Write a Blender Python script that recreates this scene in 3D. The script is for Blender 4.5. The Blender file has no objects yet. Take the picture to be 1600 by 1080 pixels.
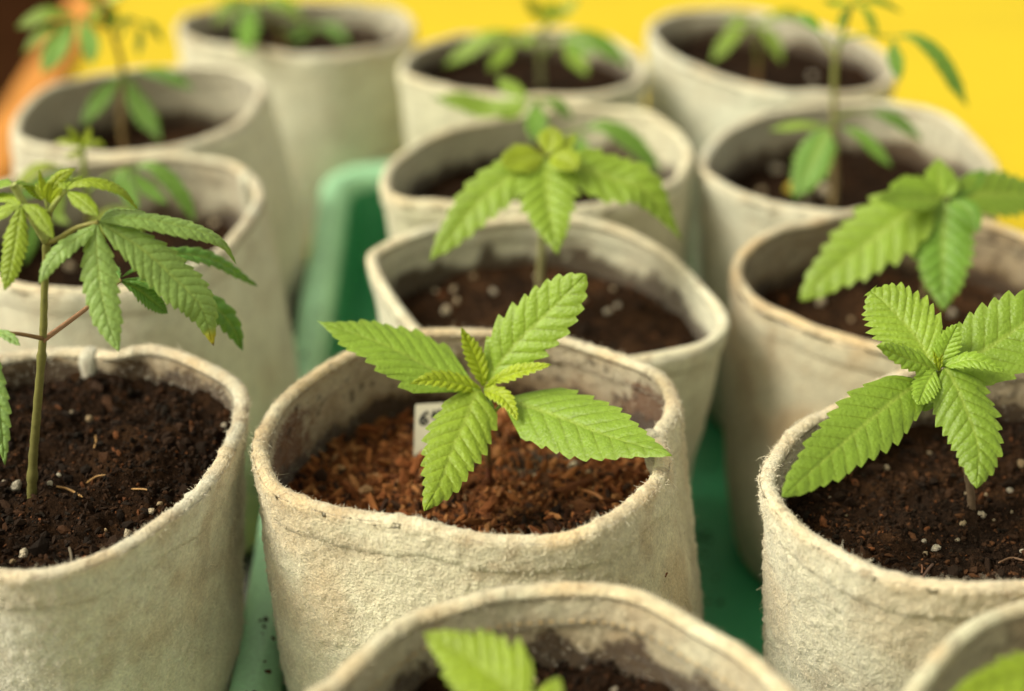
import bpy, math, random
import numpy as np
from mathutils import Vector
R = math.radians
rng = np.random.default_rng(7)
random.seed(7)

# ------------------------------------------------------------------ camera, world, sun
W, H, F = 1600.0, 1080.0, 2500.0
PITCH = R(26.3)
CAM = np.array([0.0, 0.0, 0.516])
scene = bpy.context.scene
cam_d = bpy.data.cameras.new('camera'); cam = bpy.data.objects.new('camera', cam_d)
scene.collection.objects.link(cam); scene.camera = cam
cam.location = CAM; cam.rotation_euler = (math.pi/2 - PITCH, 0, 0)
cam_d.sensor_width = 36; cam_d.lens = 36*F/W; cam_d.clip_start = .01; cam_d.clip_end = 100
cam_d.dof.use_dof = True; cam_d.dof.focus_distance = 0.636; cam_d.dof.aperture_fstop = 3.5
SUN_EL, SUN_AZ = R(46), R(-106)            # azimuth measured from +Y towards +X: light comes from the left
world = bpy.data.worlds.new('World'); scene.world = world; world.use_nodes = True
nt = world.node_tree; bg = nt.nodes['Background']
sky = nt.nodes.new('ShaderNodeTexSky'); sky.sky_type = 'NISHITA'; sky.sun_disc = False
sky.sun_elevation = SUN_EL; sky.sun_rotation = SUN_AZ; sky.dust_density = 4
hs = nt.nodes.new('ShaderNodeHueSaturation'); hs.inputs['Saturation'].default_value = .12
mx = nt.nodes.new('ShaderNodeMix'); mx.data_type = 'RGBA'; mx.blend_type = 'MULTIPLY'
mx.inputs['Factor'].default_value = 1; mx.inputs['B'].default_value = (1.0, .94, .73, 1)
nt.links.new(sky.outputs[0], hs.inputs['Color']); nt.links.new(hs.outputs[0], mx.inputs['A'])
nt.links.new(mx.outputs['Result'], bg.inputs[0]); bg.inputs[1].default_value = .14
sun_d = bpy.data.lights.new('sun', 'SUN'); sun = bpy.data.objects.new('sun', sun_d)
scene.collection.objects.link(sun); sun_d.energy = 2.0; sun_d.angle = R(24); sun_d.color = (1, .94, .80)
sv = Vector((math.sin(SUN_AZ)*math.cos(SUN_EL), math.cos(SUN_AZ)*math.cos(SUN_EL), math.sin(SUN_EL)))
sun.rotation_euler = sv.to_track_quat('Z', 'Y').to_euler()
sun.location = (-2, -.5, 3)
vs = scene.view_settings; vs.view_transform = 'Standard'; vs.look = 'None'; vs.gamma = 1; vs.exposure = 0.35
scene.cycles.use_denoising = True
scene.cycles.max_bounces = 8; scene.cycles.diffuse_bounces = 4

# ------------------------------------------------------------------ helpers
cp, sp = math.cos(PITCH), math.sin(PITCH)
def ray(px, py):
    a, b = (px-W/2)/F, -(py-H/2)/F
    return np.array([a, cp + b*sp, -sp + b*cp])
def PY(px, py, Y):            # the point of the place seen at a pixel, at ground distance Y
    d = ray(px, py); return CAM + d*(Y/d[1])
def PZ(px, py, z):            # ... at height z
    d = ray(px, py); return CAM + d*((z-CAM[2])/d[2])
def depth(p): return (p[1]*cp - (p[2]-CAM[2])*sp)

def _hash(ix, iy, iz, seed):
    n = (ix.astype(np.int64)*374761393 + iy.astype(np.int64)*668265263 + iz.astype(np.int64)*2147483647 + seed*1274126177) & 0xffffffff
    n = ((n ^ (n >> 13))*1274126177) & 0xffffffff
    n = ((n ^ (n >> 16))*2246822519) & 0xffffffff
    return ((n ^ (n >> 15)) & 0xffffff)/float(0xffffff)
def noise(p, s, seed=0):      # value noise, -1..1
    q = np.asarray(p)*s + 1000.0; i = np.floor(q); f = q-i; f = f*f*(3-2*f); r = 0
    for a in (0, 1):
        for b in (0, 1):
            for c in (0, 1):
                w = (f[..., 0] if a else 1-f[..., 0])*(f[..., 1] if b else 1-f[..., 1])*(f[..., 2] if c else 1-f[..., 2])
                r = r + w*_hash(i[..., 0]+a, i[..., 1]+b, i[..., 2]+c, seed)
    return r*2-1
def fbm(p, s, o=3, seed=0):
    r, a, t = 0, 1, 0
    for k in range(o):
        r = r + a*noise(p, s*2.03**k, seed+k*17); t += a; a *= .5
    return r/t
def sstep(a, b, x):
    t = np.clip((x-a)/(b-a), 0, 1); return t*t*(3-2*t)
def mixc(a, b, t): t = np.asarray(t)[..., None]; return a*(1-t) + np.asarray(b)*t
def catmull(pts, n, closed=False):
    P = np.array(pts, float); m = len(P)
    if closed: Q = np.vstack([P[-1], P, P[0], P[1]]); segs = m
    else: Q = np.vstack([2*P[0]-P[1], P, 2*P[-1]-P[-2]]); segs = m-1
    out = []
    for i in range(segs):
        a, b, c, d = Q[i:i+4]
        for t in np.linspace(0, 1, 24, endpoint=False):
            out.append(.5*((2*b)+(c-a)*t+(2*a-5*b+4*c-d)*t*t+(3*b-a-3*c+d)*t**3))
    out.append(P[0] if closed else P[-1]); out = np.array(out)
    L = np.r_[0, np.cumsum(np.linalg.norm(np.diff(out, axis=0), axis=1))]
    s = np.linspace(0, L[-1], n, endpoint=not closed)
    return np.stack([np.interp(s, L, out[:, k]) for k in range(out.shape[1])], 1)

def make_mesh(name, V, faces, col=None, smooth=True, k=None):
    """V (n,3), faces (m,k) int array"""
    V = np.asarray(V, np.float32).reshape(-1, 3); faces = np.asarray(faces, np.int32)
    k = faces.shape[1]; me = bpy.data.meshes.new(name)
    me.vertices.add(len(V)); me.vertices.foreach_set('co', V.ravel())
    me.loops.add(faces.size); me.loops.foreach_set('vertex_index', faces.ravel())
    me.polygons.add(len(faces)); me.polygons.foreach_set('loop_start', np.arange(0, faces.size, k, dtype=np.int32))
    me.polygons.foreach_set('use_smooth', np.full(len(faces), smooth))
    if col is not None:
        at = me.attributes.new('Col', 'FLOAT_COLOR', 'POINT')
        c = np.ones((len(V), 4), np.float32); c[:, :3] = np.asarray(col).reshape(-1, 3); at.data.foreach_set('color', c.ravel())
    me.update(calc_edges=True); return me
def grid_faces(nr, nc, wrap=False, flip=False):
    i, j = np.meshgrid(np.arange(nr-1), np.arange(nc if wrap else nc-1), indexing='ij')
    j2 = (j+1) % nc
    f = np.stack([i*nc+j, i*nc+j2, (i+1)*nc+j2, (i+1)*nc+j], -1).reshape(-1, 4)
    return f[:, ::-1] if flip else f
def tag(o, label=None, cat=None, group=None, kind=None):
    if label: o['label'] = label
    if cat: o['category'] = cat
    if group: o['group'] = group
    if kind: o['kind'] = kind
    return o
ROOT = {}
def empty(name, loc):
    o = bpy.data.objects.new(name, None); o.empty_display_size = .02; o.location = loc
    scene.collection.objects.link(o); ROOT[o.name] = np.array(loc, float); return o
def link(name, me, mat, parent=None, loc=None):
    o = bpy.data.objects.new(name, me); scene.collection.objects.link(o)
    if mat is not None and not me.materials: me.materials.append(mat)
    if parent is not None: o.parent = parent
    if loc is not None: o.location = loc
    return o
def origin(o):
    while o.parent is not None: o = o.parent
    return np.array(o.location, float)
def add(name, V, faces, mat, parent=None, col=None, smooth=True, loc=None):
    """V in place coordinates; a part keeps its thing's origin"""
    if parent is not None: V = np.asarray(V) - origin(parent)
    elif loc is not None: V = np.asarray(V) - np.asarray(loc)
    return link(name, make_mesh(name, V, faces, col, smooth), mat, parent, None if parent is not None else loc)

# ------------------------------------------------------------------ materials
def mat_new(name):
    m = bpy.data.materials.new(name); m.use_nodes = True
    return m, m.node_tree, m.node_tree.nodes['Principled BSDF']
def nd(t, kind, **k):
    n = t.nodes.new(kind)
    for a, v in k.items():
        if a in n.inputs: n.inputs[a].default_value = v
        else: setattr(n, a, v)
    return n
def col_noise(t, src, scale, lo, hi, detail=4):
    """multiply colour by a noise between lo and hi"""
    tc = nd(t, 'ShaderNodeTexCoord'); n = nd(t, 'ShaderNodeTexNoise', Scale=scale, Detail=detail)
    t.links.new(tc.outputs['Object'], n.inputs['Vector'])
    mr = nd(t, 'ShaderNodeMapRange'); mr.inputs[1].default_value = .3; mr.inputs[2].default_value = .7
    mr.inputs[3].default_value = lo; mr.inputs[4].default_value = hi
    t.links.new(n.outputs[0], mr.inputs[0])
    m = nd(t, 'ShaderNodeMix', data_type='RGBA', blend_type='MULTIPLY'); m.inputs['Factor'].default_value = 1
    t.links.new(src, m.inputs['A']); t.links.new(mr.outputs[0], m.inputs['B']); return m.outputs['Result']
def bump(t, b, layers):
    tc = nd(t, 'ShaderNodeTexCoord'); prev = None
    for scale, dist, strength in layers:
        n = nd(t, 'ShaderNodeTexNoise', Scale=scale, Detail=3.0); t.links.new(tc.outputs['Object'], n.inputs['Vector'])
        bp = nd(t, 'ShaderNodeBump', Strength=strength, Distance=dist); t.links.new(n.outputs[0], bp.inputs['Height'])
        if prev is not None: t.links.new(prev, bp.inputs['Normal'])
        prev = bp.outputs[0]
    t.links.new(prev, b.inputs['Normal'])
def m_attr(name, rough, layers=None, cn=None, spec=.3, sheen=0):
    m, t, b = mat_new(name); a = nd(t, 'ShaderNodeAttribute', attribute_name='Col'); src = a.outputs['Color']
    for c in (cn or []): src = col_noise(t, src, *c)
    t.links.new(src, b.inputs['Base Color']); b.inputs['Roughness'].default_value = rough
    b.inputs['Specular IOR Level'].default_value = spec
    if sheen: b.inputs['Sheen Weight'].default_value = sheen; b.inputs['Sheen Roughness'].default_value = .5
    if layers: bump(t, b, layers)
    return m
def m_flat(name, c, rough=.5, layers=None, cn=None, spec=.3):
    m, t, b = mat_new(name); rgb = nd(t, 'ShaderNodeRGB'); rgb.outputs[0].default_value = (*c, 1); src = rgb.outputs[0]
    for q in (cn or []): src = col_noise(t, src, *q)
    t.links.new(src, b.inputs['Base Color']); b.inputs['Roughness'].default_value = rough
    b.inputs['Specular IOR Level'].default_value = spec
    if layers: bump(t, b, layers)
    return m
FELT = m_attr('felt', .95, [(300, .0012, .35), (820, .0011, .85), (2000, .0005, .7)], [(780, .80, 1.14, 5), (60, .92, 1.05)], .12, .3)
FUZZ = m_flat('felt_fibre', (.80, .74, .58), .8, None, None, .2)
SOIL = m_attr('soil', 1.0, [(900, .0012, .8), (2600, .0005, .8)], [(1200, .55, 1.5, 6)], .08)
CRUMB = m_attr('soil_crumb', .8, [(2500, .0004, .8)], [(1500, .7, 1.3)], .16)
PERL, _tp, _bp = mat_new('perlite')
_oi = nd(_tp, 'ShaderNodeObjectInfo'); _cr = nd(_tp, 'ShaderNodeValToRGB'); _tp.links.new(_oi.outputs['Random'], _cr.inputs[0])
_cr.color_ramp.elements[0].color = (.80, .72, .56, 1); _cr.color_ramp.elements[1].color = (.55, .36, .17, 1)
_e = _cr.color_ramp.elements.new(.55); _e.color = (.78, .64, .42, 1)
_tp.links.new(col_noise(_tp, _cr.outputs[0], 1.6, .45, 1.15), _bp.inputs['Base Color']); _bp.inputs['Roughness'].default_value = .95
bump(_tp, _bp, [(3.0, .12, .6)])
def leaf_mat():
    m, t, b = mat_new('leaf'); a = nd(t, 'ShaderNodeAttribute', attribute_name='Col'); src = a.outputs['Color']
    src = col_noise(t, src, 260, .90, 1.10); src = col_noise(t, src, 1700, .93, 1.07)
    t.links.new(src, b.inputs['Base Color']); b.inputs['Roughness'].default_value = .40
    b.inputs['Specular IOR Level'].default_value = .42
    bump(t, b, [(520, .0007, .35), (1800, .0003, .5)])
    tcv = nd(t, 'ShaderNodeTexCoord'); vo = nd(t, 'ShaderNodeTexVoronoi', Scale=620.0); t.links.new(tcv.outputs['Object'], vo.inputs['Vector'])
    bv = nd(t, 'ShaderNodeBump', Strength=.45, Distance=.0006); bv.invert = True; t.links.new(vo.outputs['Distance'], bv.inputs['Height'])
    t.links.new(b.inputs['Normal'].links[0].from_socket, bv.inputs['Normal']); t.links.new(bv.outputs[0], b.inputs['Normal'])
    tr = nd(t, 'ShaderNodeBsdfTranslucent'); mxs = nd(t, 'ShaderNodeMixShader'); mxs.inputs[0].default_value = .22
    tm = nd(t, 'ShaderNodeMix', data_type='RGBA', blend_type='MULTIPLY'); tm.inputs['Factor'].default_value = 1
    tm.inputs['B'].default_value = (1.25, 1.25, .5, 1); t.links.new(src, tm.inputs['A'])
    t.links.new(tm.outputs['Result'], tr.inputs[0])
    t.links.new(b.outputs[0], mxs.inputs[1]); t.links.new(tr.outputs[0], mxs.inputs[2])
    t.links.new(mxs.outputs[0], t.nodes['Material Output'].inputs[0]); return m
LEAF = leaf_mat()
STEM = m_attr('stem', .5, [(900, .0003, .4)], [(400, .85, 1.15)], .3)
GREEN_SHADE = m_flat('shaded_green_plastic', (.055, .33, .15), .38, [(160, .0008, .2), (1400, .0002, .25)], [(30, .9, 1.08), (500, .95, 1.04)], .4)  # tray walls and floor: the shade between the pots is put into this darker green
YELLOW = m_flat('yellow_sheet', (.66, .49, .010), .6, [(8, .004, .2)], [(2.5, .93, 1.06), (60, .98, 1.02)], .25)
CHALK_LIT = m_flat('lit_scuffed_green_plastic', (.40, .74, .47), .42, [(160, .0008, .2), (900, .0003, .4)], [(25, .85, 1.1), (500, .9, 1.08)], .35)  # tray rim: scuffed, and its open light is painted in as paler green
ORANGE = m_flat('orange_wood', (.62, .25, .04), .55, [(60, .001, .4)], [(14, .85, 1.12)])
BROWN = m_flat('brown_floor', (.030, .012, .005), 1.0, [(20, .002, .3)], [(3, .7, 1.3)], 0)
TAGM = m_flat('marker_plastic', (.66, .62, .48), .5, None, [(150, .94, 1.04)])
INK = m_flat('black_ink', (.012, .012, .014), .6)
THREAD = m_flat('tan_thread', (.62, .45, .22), .8)

# ------------------------------------------------------------------ setting: yellow table, wooden edge, floor
def box(name, lo, hi, mat, parent=None, kind=None, bev=0, rotz=0, piv=(0, 0)):
    x0, y0, z0 = lo; x1, y1, z1 = hi; b = bev
    rings = []
    for (ins, z) in ((0, z0), (0, z1-b), (b*.3, z1-b*.3), (b, z1)):
        rings.append([(x0+ins, y0+ins, z), (x1-ins, y0+ins, z), (x1-ins, y1-ins, z), (x0+ins, y1-ins, z)])
    V = np.array(rings).reshape(-1, 3); c, s = math.cos(rotz), math.sin(rotz)
    X = V[:, 0]-piv[0]; Y = V[:, 1]-piv[1]; V[:, 0] = piv[0]+X*c-Y*s; V[:, 1] = piv[1]+X*s+Y*c
    f = list(grid_faces(4, 4, True)) + [np.array([3, 2, 1, 0]), np.array([12, 13, 14, 15])]
    o = add(name, V, np.array(f), mat, parent, smooth=False)
    if kind: tag(o, kind=kind)
    return o
# left edge of the table runs from (-.47,1.2) to (-.56,2.05)
ea = math.atan2(.10, 1.0)
box('tabletop', (-.445, -.6, -.03), (3.2, 4.2, 0), YELLOW, kind='structure', bev=.004, rotz=ea*.9, piv=(-.445, 1.2))
box('table_edge', (-.490, -.6, -.045), (-.4452, 4.2, .012), ORANGE, kind='structure', bev=.006, rotz=ea*.9, piv=(-.445, 1.2))
box('floor', (-6, -4, -.80), (8, 10, -.75), BROWN, kind='structure')

def mat_thing():
    t = empty('rubber_mat', (-.26, .5, 0)); tag(t, 'dark grey mat under the left line of pots, just seen beside the green tray', 'mat')
    box('mat_sheet', (-.40, -.30, .0004), (-.128, 1.18, .0030), MATG, t, bev=.001, rotz=R(2.4), piv=(-.128, .55))
MATG = m_flat('grey_rubber', (.085, .082, .072), .8, [(600, .0005, .4)], [(40, .8, 1.2)])
mat_thing()
# ------------------------------------------------------------------ green tray
def rounded_rect(x0, x1, y0, y1, r, n=14):
    pts = []
    for cx, cy, a0 in ((x1-r, y1-r, 0), (x0+r, y1-r, 90), (x0+r, y0+r, 180), (x1-r, y0+r, 270)):
        for k in range(n+1):
            a = R(a0 + 90*k/n); pts.append((cx+r*math.cos(a), cy+r*math.sin(a)))
    return np.array(pts)
def tray():
    rot = R(2.4); piv = np.array([-.122, .55])
    t = empty('seed_tray', (.10, .60, 0)); tag(t, 'green plastic tray with rounded rim holding the middle and right rows of felt pots', 'tray')
    def ring(ins, z):
        P = rounded_rect(-.122+ins, .335-ins, .06+ins, 1.215-ins, .052-min(ins, .04)*.9)
        X = P-piv; Q = np.stack([piv[0]+X[:, 0]*math.cos(rot)-X[:, 1]*math.sin(rot), piv[1]+X[:, 0]*math.sin(rot)+X[:, 1]*math.cos(rot), np.full(len(P), z)], 1)
        return Q
    lip = [(.004, .058), (0, .060), (0, .0765), (.0015, .0795), (.004, .0808), (.012, .0805), (.016, .0785), (.0205, .072), (.0215, .066)]
    G = np.array([ring(i, z) for i, z in lip]); n = G.shape[1]
    add('rim', G.reshape(-1, 3), grid_faces(len(lip), n, True), CHALK_LIT, t)
    wall = [(.018, .066), (.017, .03), (.020, .0015), (.024, .0), (.028, .0035), (.0245, .008), (.0222, .03), (.0217, .066)]
    G = np.array([ring(i, z) for i, z in wall]); add('side_wall', G.reshape(-1, 3), grid_faces(len(wall), n, True), GREEN_SHADE, t)
    A = ring(.026, .0036); c = A.mean(0); B = c+(A-c)*.02
    add('floor_panel', np.vstack([A, B]), grid_faces(2, n, True), GREEN_SHADE, t)
    # a raised rib along the tray floor, between the two rows of pots
    X0, X1 = .079, .094
    prof = [(X0, .0036), (X0+.002, .016), (X0+.004, .018), (X1-.004, .018), (X1-.002, .016), (X1, .0036)]
    V = []
    for y in (.11, 1.16):
        for x, z in prof:
            dx, dy = x-piv[0], y-piv[1]
            V.append((piv[0]+dx*math.cos(rot)-dy*math.sin(rot), piv[1]+dx*math.sin(rot)+dy*math.cos(rot), z))
    add('floor_rib', V, grid_faces(2, 6, flip=True), GREEN_SHADE, t)
tray()

# ------------------------------------------------------------------ felt pots
class Pot: mound = None
POTS = {}
def pot(key, label, pts, zb=.19, zf=None, soil=.155, soilf=None, rb=.88, shift=(0, 0), floor=.004, q=1, bulge=.002,
        stain=.5, tone=(1, 1, 1), seams=(), dirt=.5, stitch=False, hem=.0150, seed=1, patches=()):
    zf = zb if zf is None else zf
    ys = [p[1] for p in pts]; y0, y1 = min(ys), max(ys)
    rim = np.array([PZ(p[0], p[1], zb+(zf-zb)*(p[1]-y0)/(y1-y0)) for p in pts])
    nT = {3: 520, 2: 200, 1: 120}[q]; nZ = {3: 130, 2: 50, 1: 26}[q]
    rim = catmull(rim, nT, True)
    if (np.roll(rim, -1, 0)[:, 0]*rim[:, 1]-rim[:, 0]*np.roll(rim, -1, 0)[:, 1]).sum() > 0: rim = rim[::-1]   # ccw
    rim[:, 2] += fbm(rim*np.array([1, 1, 0]), 24, 2, seed+300)*.0032; rim[:, :2] += (rim[:, :2]-rim[:, :2].mean(0))*(noise(rim*np.array([1, 1, 0]), 45, seed+301)*.009)[:, None]
    c = rim[:, :2].mean(0); ang = np.unwrap(np.arctan2(rim[:, 1]-c[1], rim[:, 0]-c[0]))
    rad = np.linalg.norm(rim[:, :2]-c, axis=1); rm = rad.mean()*rb
    bc = c + np.array(shift)
    base = np.stack([bc[0]+rm*np.cos(ang), bc[1]+rm*np.sin(ang)], 1)
    tan = np.roll(rim, -1, 0)-np.roll(rim, 1, 0); nor = np.stack([tan[:, 1], -tan[:, 0]], 1)
    nor /= np.linalg.norm(nor, axis=1)[:, None]
    radial = np.stack([np.cos(ang), np.sin(ang)], 1)
    if (nor*radial).sum() < 0: nor = -nor
    S = Pot(); S.c = c; S.key = key; S.soil = soil; S.soilf = soil if soilf is None else soilf
    S.ylo, S.yhi = rim[:, 1].min(), rim[:, 1].max()
    def at(d, off):   # d: depth below rim (row) , off: outward offset
        hgt = rim[:, 2]-floor; t = np.clip(d/hgt, 0, 1); e = t**.85
        xy = rim[:, :2]*(1-e)[:, None] + base*e[:, None]
        xy = xy + radial*(bulge*np.sin(np.pi*np.clip(t, 0, 1)))[:, None]
        p3 = np.concatenate([rim[:, :2], (rim[:, 2]-d)[:, None]], 1)
        wav = fbm(p3, 22, 2, seed*7)*.0022*np.clip(d/.03, .15, 1) if q > 0 else 0
        n2 = nor*(1-e)[:, None]+radial*e[:, None]; n2 /= np.linalg.norm(n2, axis=1)[:, None]
        xy = xy + n2*(off+wav)[:, None] if np.ndim(wav) else xy+n2*off
        rnd = np.clip((d-(hgt-.008))/.008, 0, 1); xy = xy - n2*(rnd**2*.006)[:, None]
        return np.concatenate([xy, (rim[:, 2]-d)[:, None]], 1)
    S.at = at; S.rim = rim
    root = empty('felt_pot', (float(bc[0]), float(bc[1]), floor)); tag(root, label, 'pot', 'white felt pots with seedlings')
    S.root = root
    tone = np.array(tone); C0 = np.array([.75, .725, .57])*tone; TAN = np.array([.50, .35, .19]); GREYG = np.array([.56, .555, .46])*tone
    DIRT = np.array([.055, .028, .011]); SMUDGE = np.array([.33, .245, .15])
    th = .0032; hgt_max = float((rim[:, 2]-floor).max())
    def disp(G, amp, sd):
        # displace a grid along its normals with pilled felt relief
        gu = np.roll(G, -1, 1)-np.roll(G, 1, 1); gv = np.gradient(G, axis=0)
        n = np.cross(gu, gv); n /= np.linalg.norm(n, axis=2)[..., None]+1e-12
        if q == 3:
            W2 = G+np.stack([noise(G, 180, sd+21), noise(G, 180, sd+22), noise(G, 180, sd+23)], -1)*.0016
            a = fbm(W2, 260, 2, sd); b = np.clip(noise(W2, 380, sd+5), .12, 1)-.12; d_ = 1-np.abs(noise(W2, 210, sd+8))*2
            patch = .55+.45*sstep(-.3, .4, fbm(G, 35, 2, sd+40))
            return n, (a*.55+b*2.3+np.clip(d_, 0, 1)*.5)*amp*patch*.7
        return n, fbm(G, 110, 2, sd)*amp*.5
    def felt_col(G, inner, dd):
        n1 = fbm(G, 28, 3, seed); n2 = fbm(G, 75, 3, seed+9); n3 = noise(G, 500, seed+3); n4 = fbm(G, 14, 2, seed+31)
        C = np.ones(G.shape)*C0*(1+.05*n3[..., None])
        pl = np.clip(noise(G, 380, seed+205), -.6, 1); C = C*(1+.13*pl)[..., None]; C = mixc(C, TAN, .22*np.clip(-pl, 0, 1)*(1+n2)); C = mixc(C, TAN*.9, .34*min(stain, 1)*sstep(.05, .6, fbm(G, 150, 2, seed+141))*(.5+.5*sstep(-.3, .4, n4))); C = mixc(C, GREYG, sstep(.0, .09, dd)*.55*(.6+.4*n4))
        C = mixc(C, TAN*1.1, stain*.5*sstep(-.02, .45, n1))
        C = mixc(C, SMUDGE, stain*.6*sstep(.05, .5, n2)*sstep(-.2, .3, n4)); C = mixc(C, TAN*1.15, .30*stain*sstep(-.1, .5, n2)*np.exp(-dd/.03))
        if inner:
            sd_ = dd - ((rim[:, 2][None]) - (S.soil+(S.soilf-S.soil)*np.clip((S.yhi-rim[:, 1])/(S.yhi-S.ylo), 0, 1))[None])   # >0 below the soil line
            C = mixc(C, SMUDGE*1.25, dirt*(.50+.35*sstep(-.3, .5, n1)))
            near = np.clip(1+sd_/.03, 0, 1)
            C = mixc(C, np.array([.22, .145, .07]), dirt*1.1*sstep(.25, .8, near+n2*.35))
            for (pa, pw, ps) in patches:
                pm = np.exp(-(np.angle(np.exp(1j*(ang-R(pa))))/R(pw))**2)[None]*sstep(.004, .014, dd)*ps
                C = mixc(C, np.array([.19, .075, .022]), sstep(.30, .62, pm+.30*n2+.25*n3)*.92)
            C = mixc(C, DIRT, np.clip(sstep(.62, .74, near+.32*n2+.12*n3), 0, 1)*.9)
            C = mixc(C, DIRT, sstep(.50, .62, noise(G, 230, seed+70)+.25*n1+.25*dirt-.15)*.75*dirt)
        return np.clip(C, .01, .9)
    # wall: outer face, closed over the top inside the hem, inner face down past the soil
    ind = max(float(rim[:, 2].max())-min(S.soil, S.soilf)+.012, .03)
    rows = []; dd = []
    for k in range(nZ+1):
        d = hgt_max*(1-k/nZ)+.010*(k/nZ); d = np.minimum(d, rim[:, 2]-floor); rows.append(at(d, 0*d)); dd.append(d)
    Go = np.array(rows); Do = np.array(dd)
    n, h = disp(Go, .00085 if q == 3 else .0008, seed*3); s = np.sign((n[:, :, :2]*radial[None]).sum()); Go = Go+n*s*h[..., None]
    rows = []; dd = []
    nI = max(6, int(nZ*ind/hgt_max*1.1))
    for k in range(nI+1):
        d = .010+(ind-.010)*k/nI; d = np.full(nT, d); rows.append(at(d, -th+0*d)); dd.append(d)
    Gi = np.array(rows); Di = np.array(dd)
    n, h = disp(Gi, .0006, seed*3+1); s = -np.sign((n[:, :, :2]*radial[None]).sum()); Gi = Gi+n*s*h[..., None]
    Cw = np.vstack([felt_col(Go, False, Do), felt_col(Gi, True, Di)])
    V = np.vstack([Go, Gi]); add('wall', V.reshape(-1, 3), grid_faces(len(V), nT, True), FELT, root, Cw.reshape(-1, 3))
    # base disc
    A = at(rim[:, 2]-floor, np.full(nT, -.002)); cc = A.mean(0); B = cc+(A-cc)*.02
    add('base', np.vstack([A, B])+np.array([0, 0, .001]), grid_faces(2, nT, True), FELT, root, np.ones((2*nT, 3))*C0*.8)
    # hem folded over the rim
    rr = .0033; prof = []
    hr = max(5, int(hem/(.0012 if q == 3 else .003)))
    for k in range(hr): prof.append((hem*(1-k/hr), .0011, 0))
    for k in range(9 if q > 1 else 6):
        a = math.pi*k/((9 if q > 1 else 6)-1); prof.append((rr*(1-math.sin(a))-rr*.0, -rr+.0011+rr*math.cos(a), 1))
    for k in range(1, hr+1): prof.append((hem*k/hr, -th-.0013, 2))
    rows, dd = [], []
    for i, (d, off, sd_) in enumerate(prof):
        low = sstep(hem-.002, hem, d); off2 = off-(low*.0009 if sd_ == 0 else -low*.0009)
        p3 = np.concatenate([rim[:, :2], np.zeros((nT, 1))], 1)
        wob = noise(p3, 60, seed+77)*.0022*(d/hem)      # the hem's lower edge wanders
        rows.append(at(np.full(nT, d)+wob, np.full(nT, off2))); dd.append(np.full(nT, d))
    Gh = np.array(rows); Dh = np.array(dd)
    n, h = disp(Gh, .0008, seed*3+2); inn = np.array([p[2] for p in prof])
    s = np.sign((n[0, :, :2]*radial).sum()); Gh = Gh+n*s*h[..., None]
    Ch = felt_col(Gh, False, Dh)
    Ci = felt_col(Gh, True, Dh); Ch = np.where((inn == 2)[:, None, None], Ci, Ch)
    topm = np.exp(-(Dh/.0045)**2)
    warm = sstep(-.45, .45, fbm(Gh, 48, 3, seed+51))
    Ch = mixc(Ch, np.array([.78, .57, .30]), topm*(.12+.68*warm)*(.25+.75*min(stain, 1)))
    Ch = mixc(Ch, np.array([.25, .15, .08]), topm*sstep(.45, .7, noise(Gh, 420, seed+61))*.5)
    edge = (inn == 0)[:, None]*sstep(hem-.0022, hem-.0002, Dh)     # brown needle line along the hem
    Ch = mixc(Ch, TAN*.55, edge*.55*sstep(-.4, .3, fbm(Gh, 30, 2, seed+81)))
    add('hem', Gh.reshape(-1, 3), grid_faces(len(Gh), nT, True), FELT, root, Ch.reshape(-1, 3))
    # side seams: a lumpy vertical fold down the inside of the wall
    for th0 in seams:
        j = int(np.argmin(np.abs(np.angle(np.exp(1j*(ang-R(th0)))))))
        pts_ = [];
        for d in np.linspace(-.0015, min(.05, ind), 14):
            r_ = at(np.full(nT, max(d, 0)), np.full(nT, -.0052))[j]; r_[2] = rim[j, 2]-d; pts_.append(r_)
        V, Fc = tube(pts_, [.0028]+[.0046]*3+[.0040]*10, 14); V = V+(fbm(V, 260, 2, seed)*.0008)[:, None]*np.array([1, 1, .4])
        Cs = np.ones(V.shape)*C0; Cs = mixc(Cs, SMUDGE, .5*sstep(0, .5, fbm(V, 200, 2, 5))); Cs = mixc(Cs, DIRT, sstep(.3, .5, noise(V, 300, 8)))
        add('side_seam', V, Fc, FELT, root, Cs)
    if stitch:
        rows = []; L = 0; Vs, Fs = [], []; off = 0
        step = 4
        for j in range(0, nT, step):
            a = at(np.full(nT, hem*.76), np.full(nT, -th-.0026))
            p = a[j]; q2 = a[(j+step-2) % nT]; v, f = tube([p, (p+q2)/2+np.array([0, 0, .0002]), q2], [.00022, .00038, .00022], 5)
            Vs.append(v); Fs.append(f+off); off += len(v)
        o = add('stitching', np.vstack(Vs), np.vstack(Fs), THREAD, root); tag(o, kind='stuff')
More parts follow.
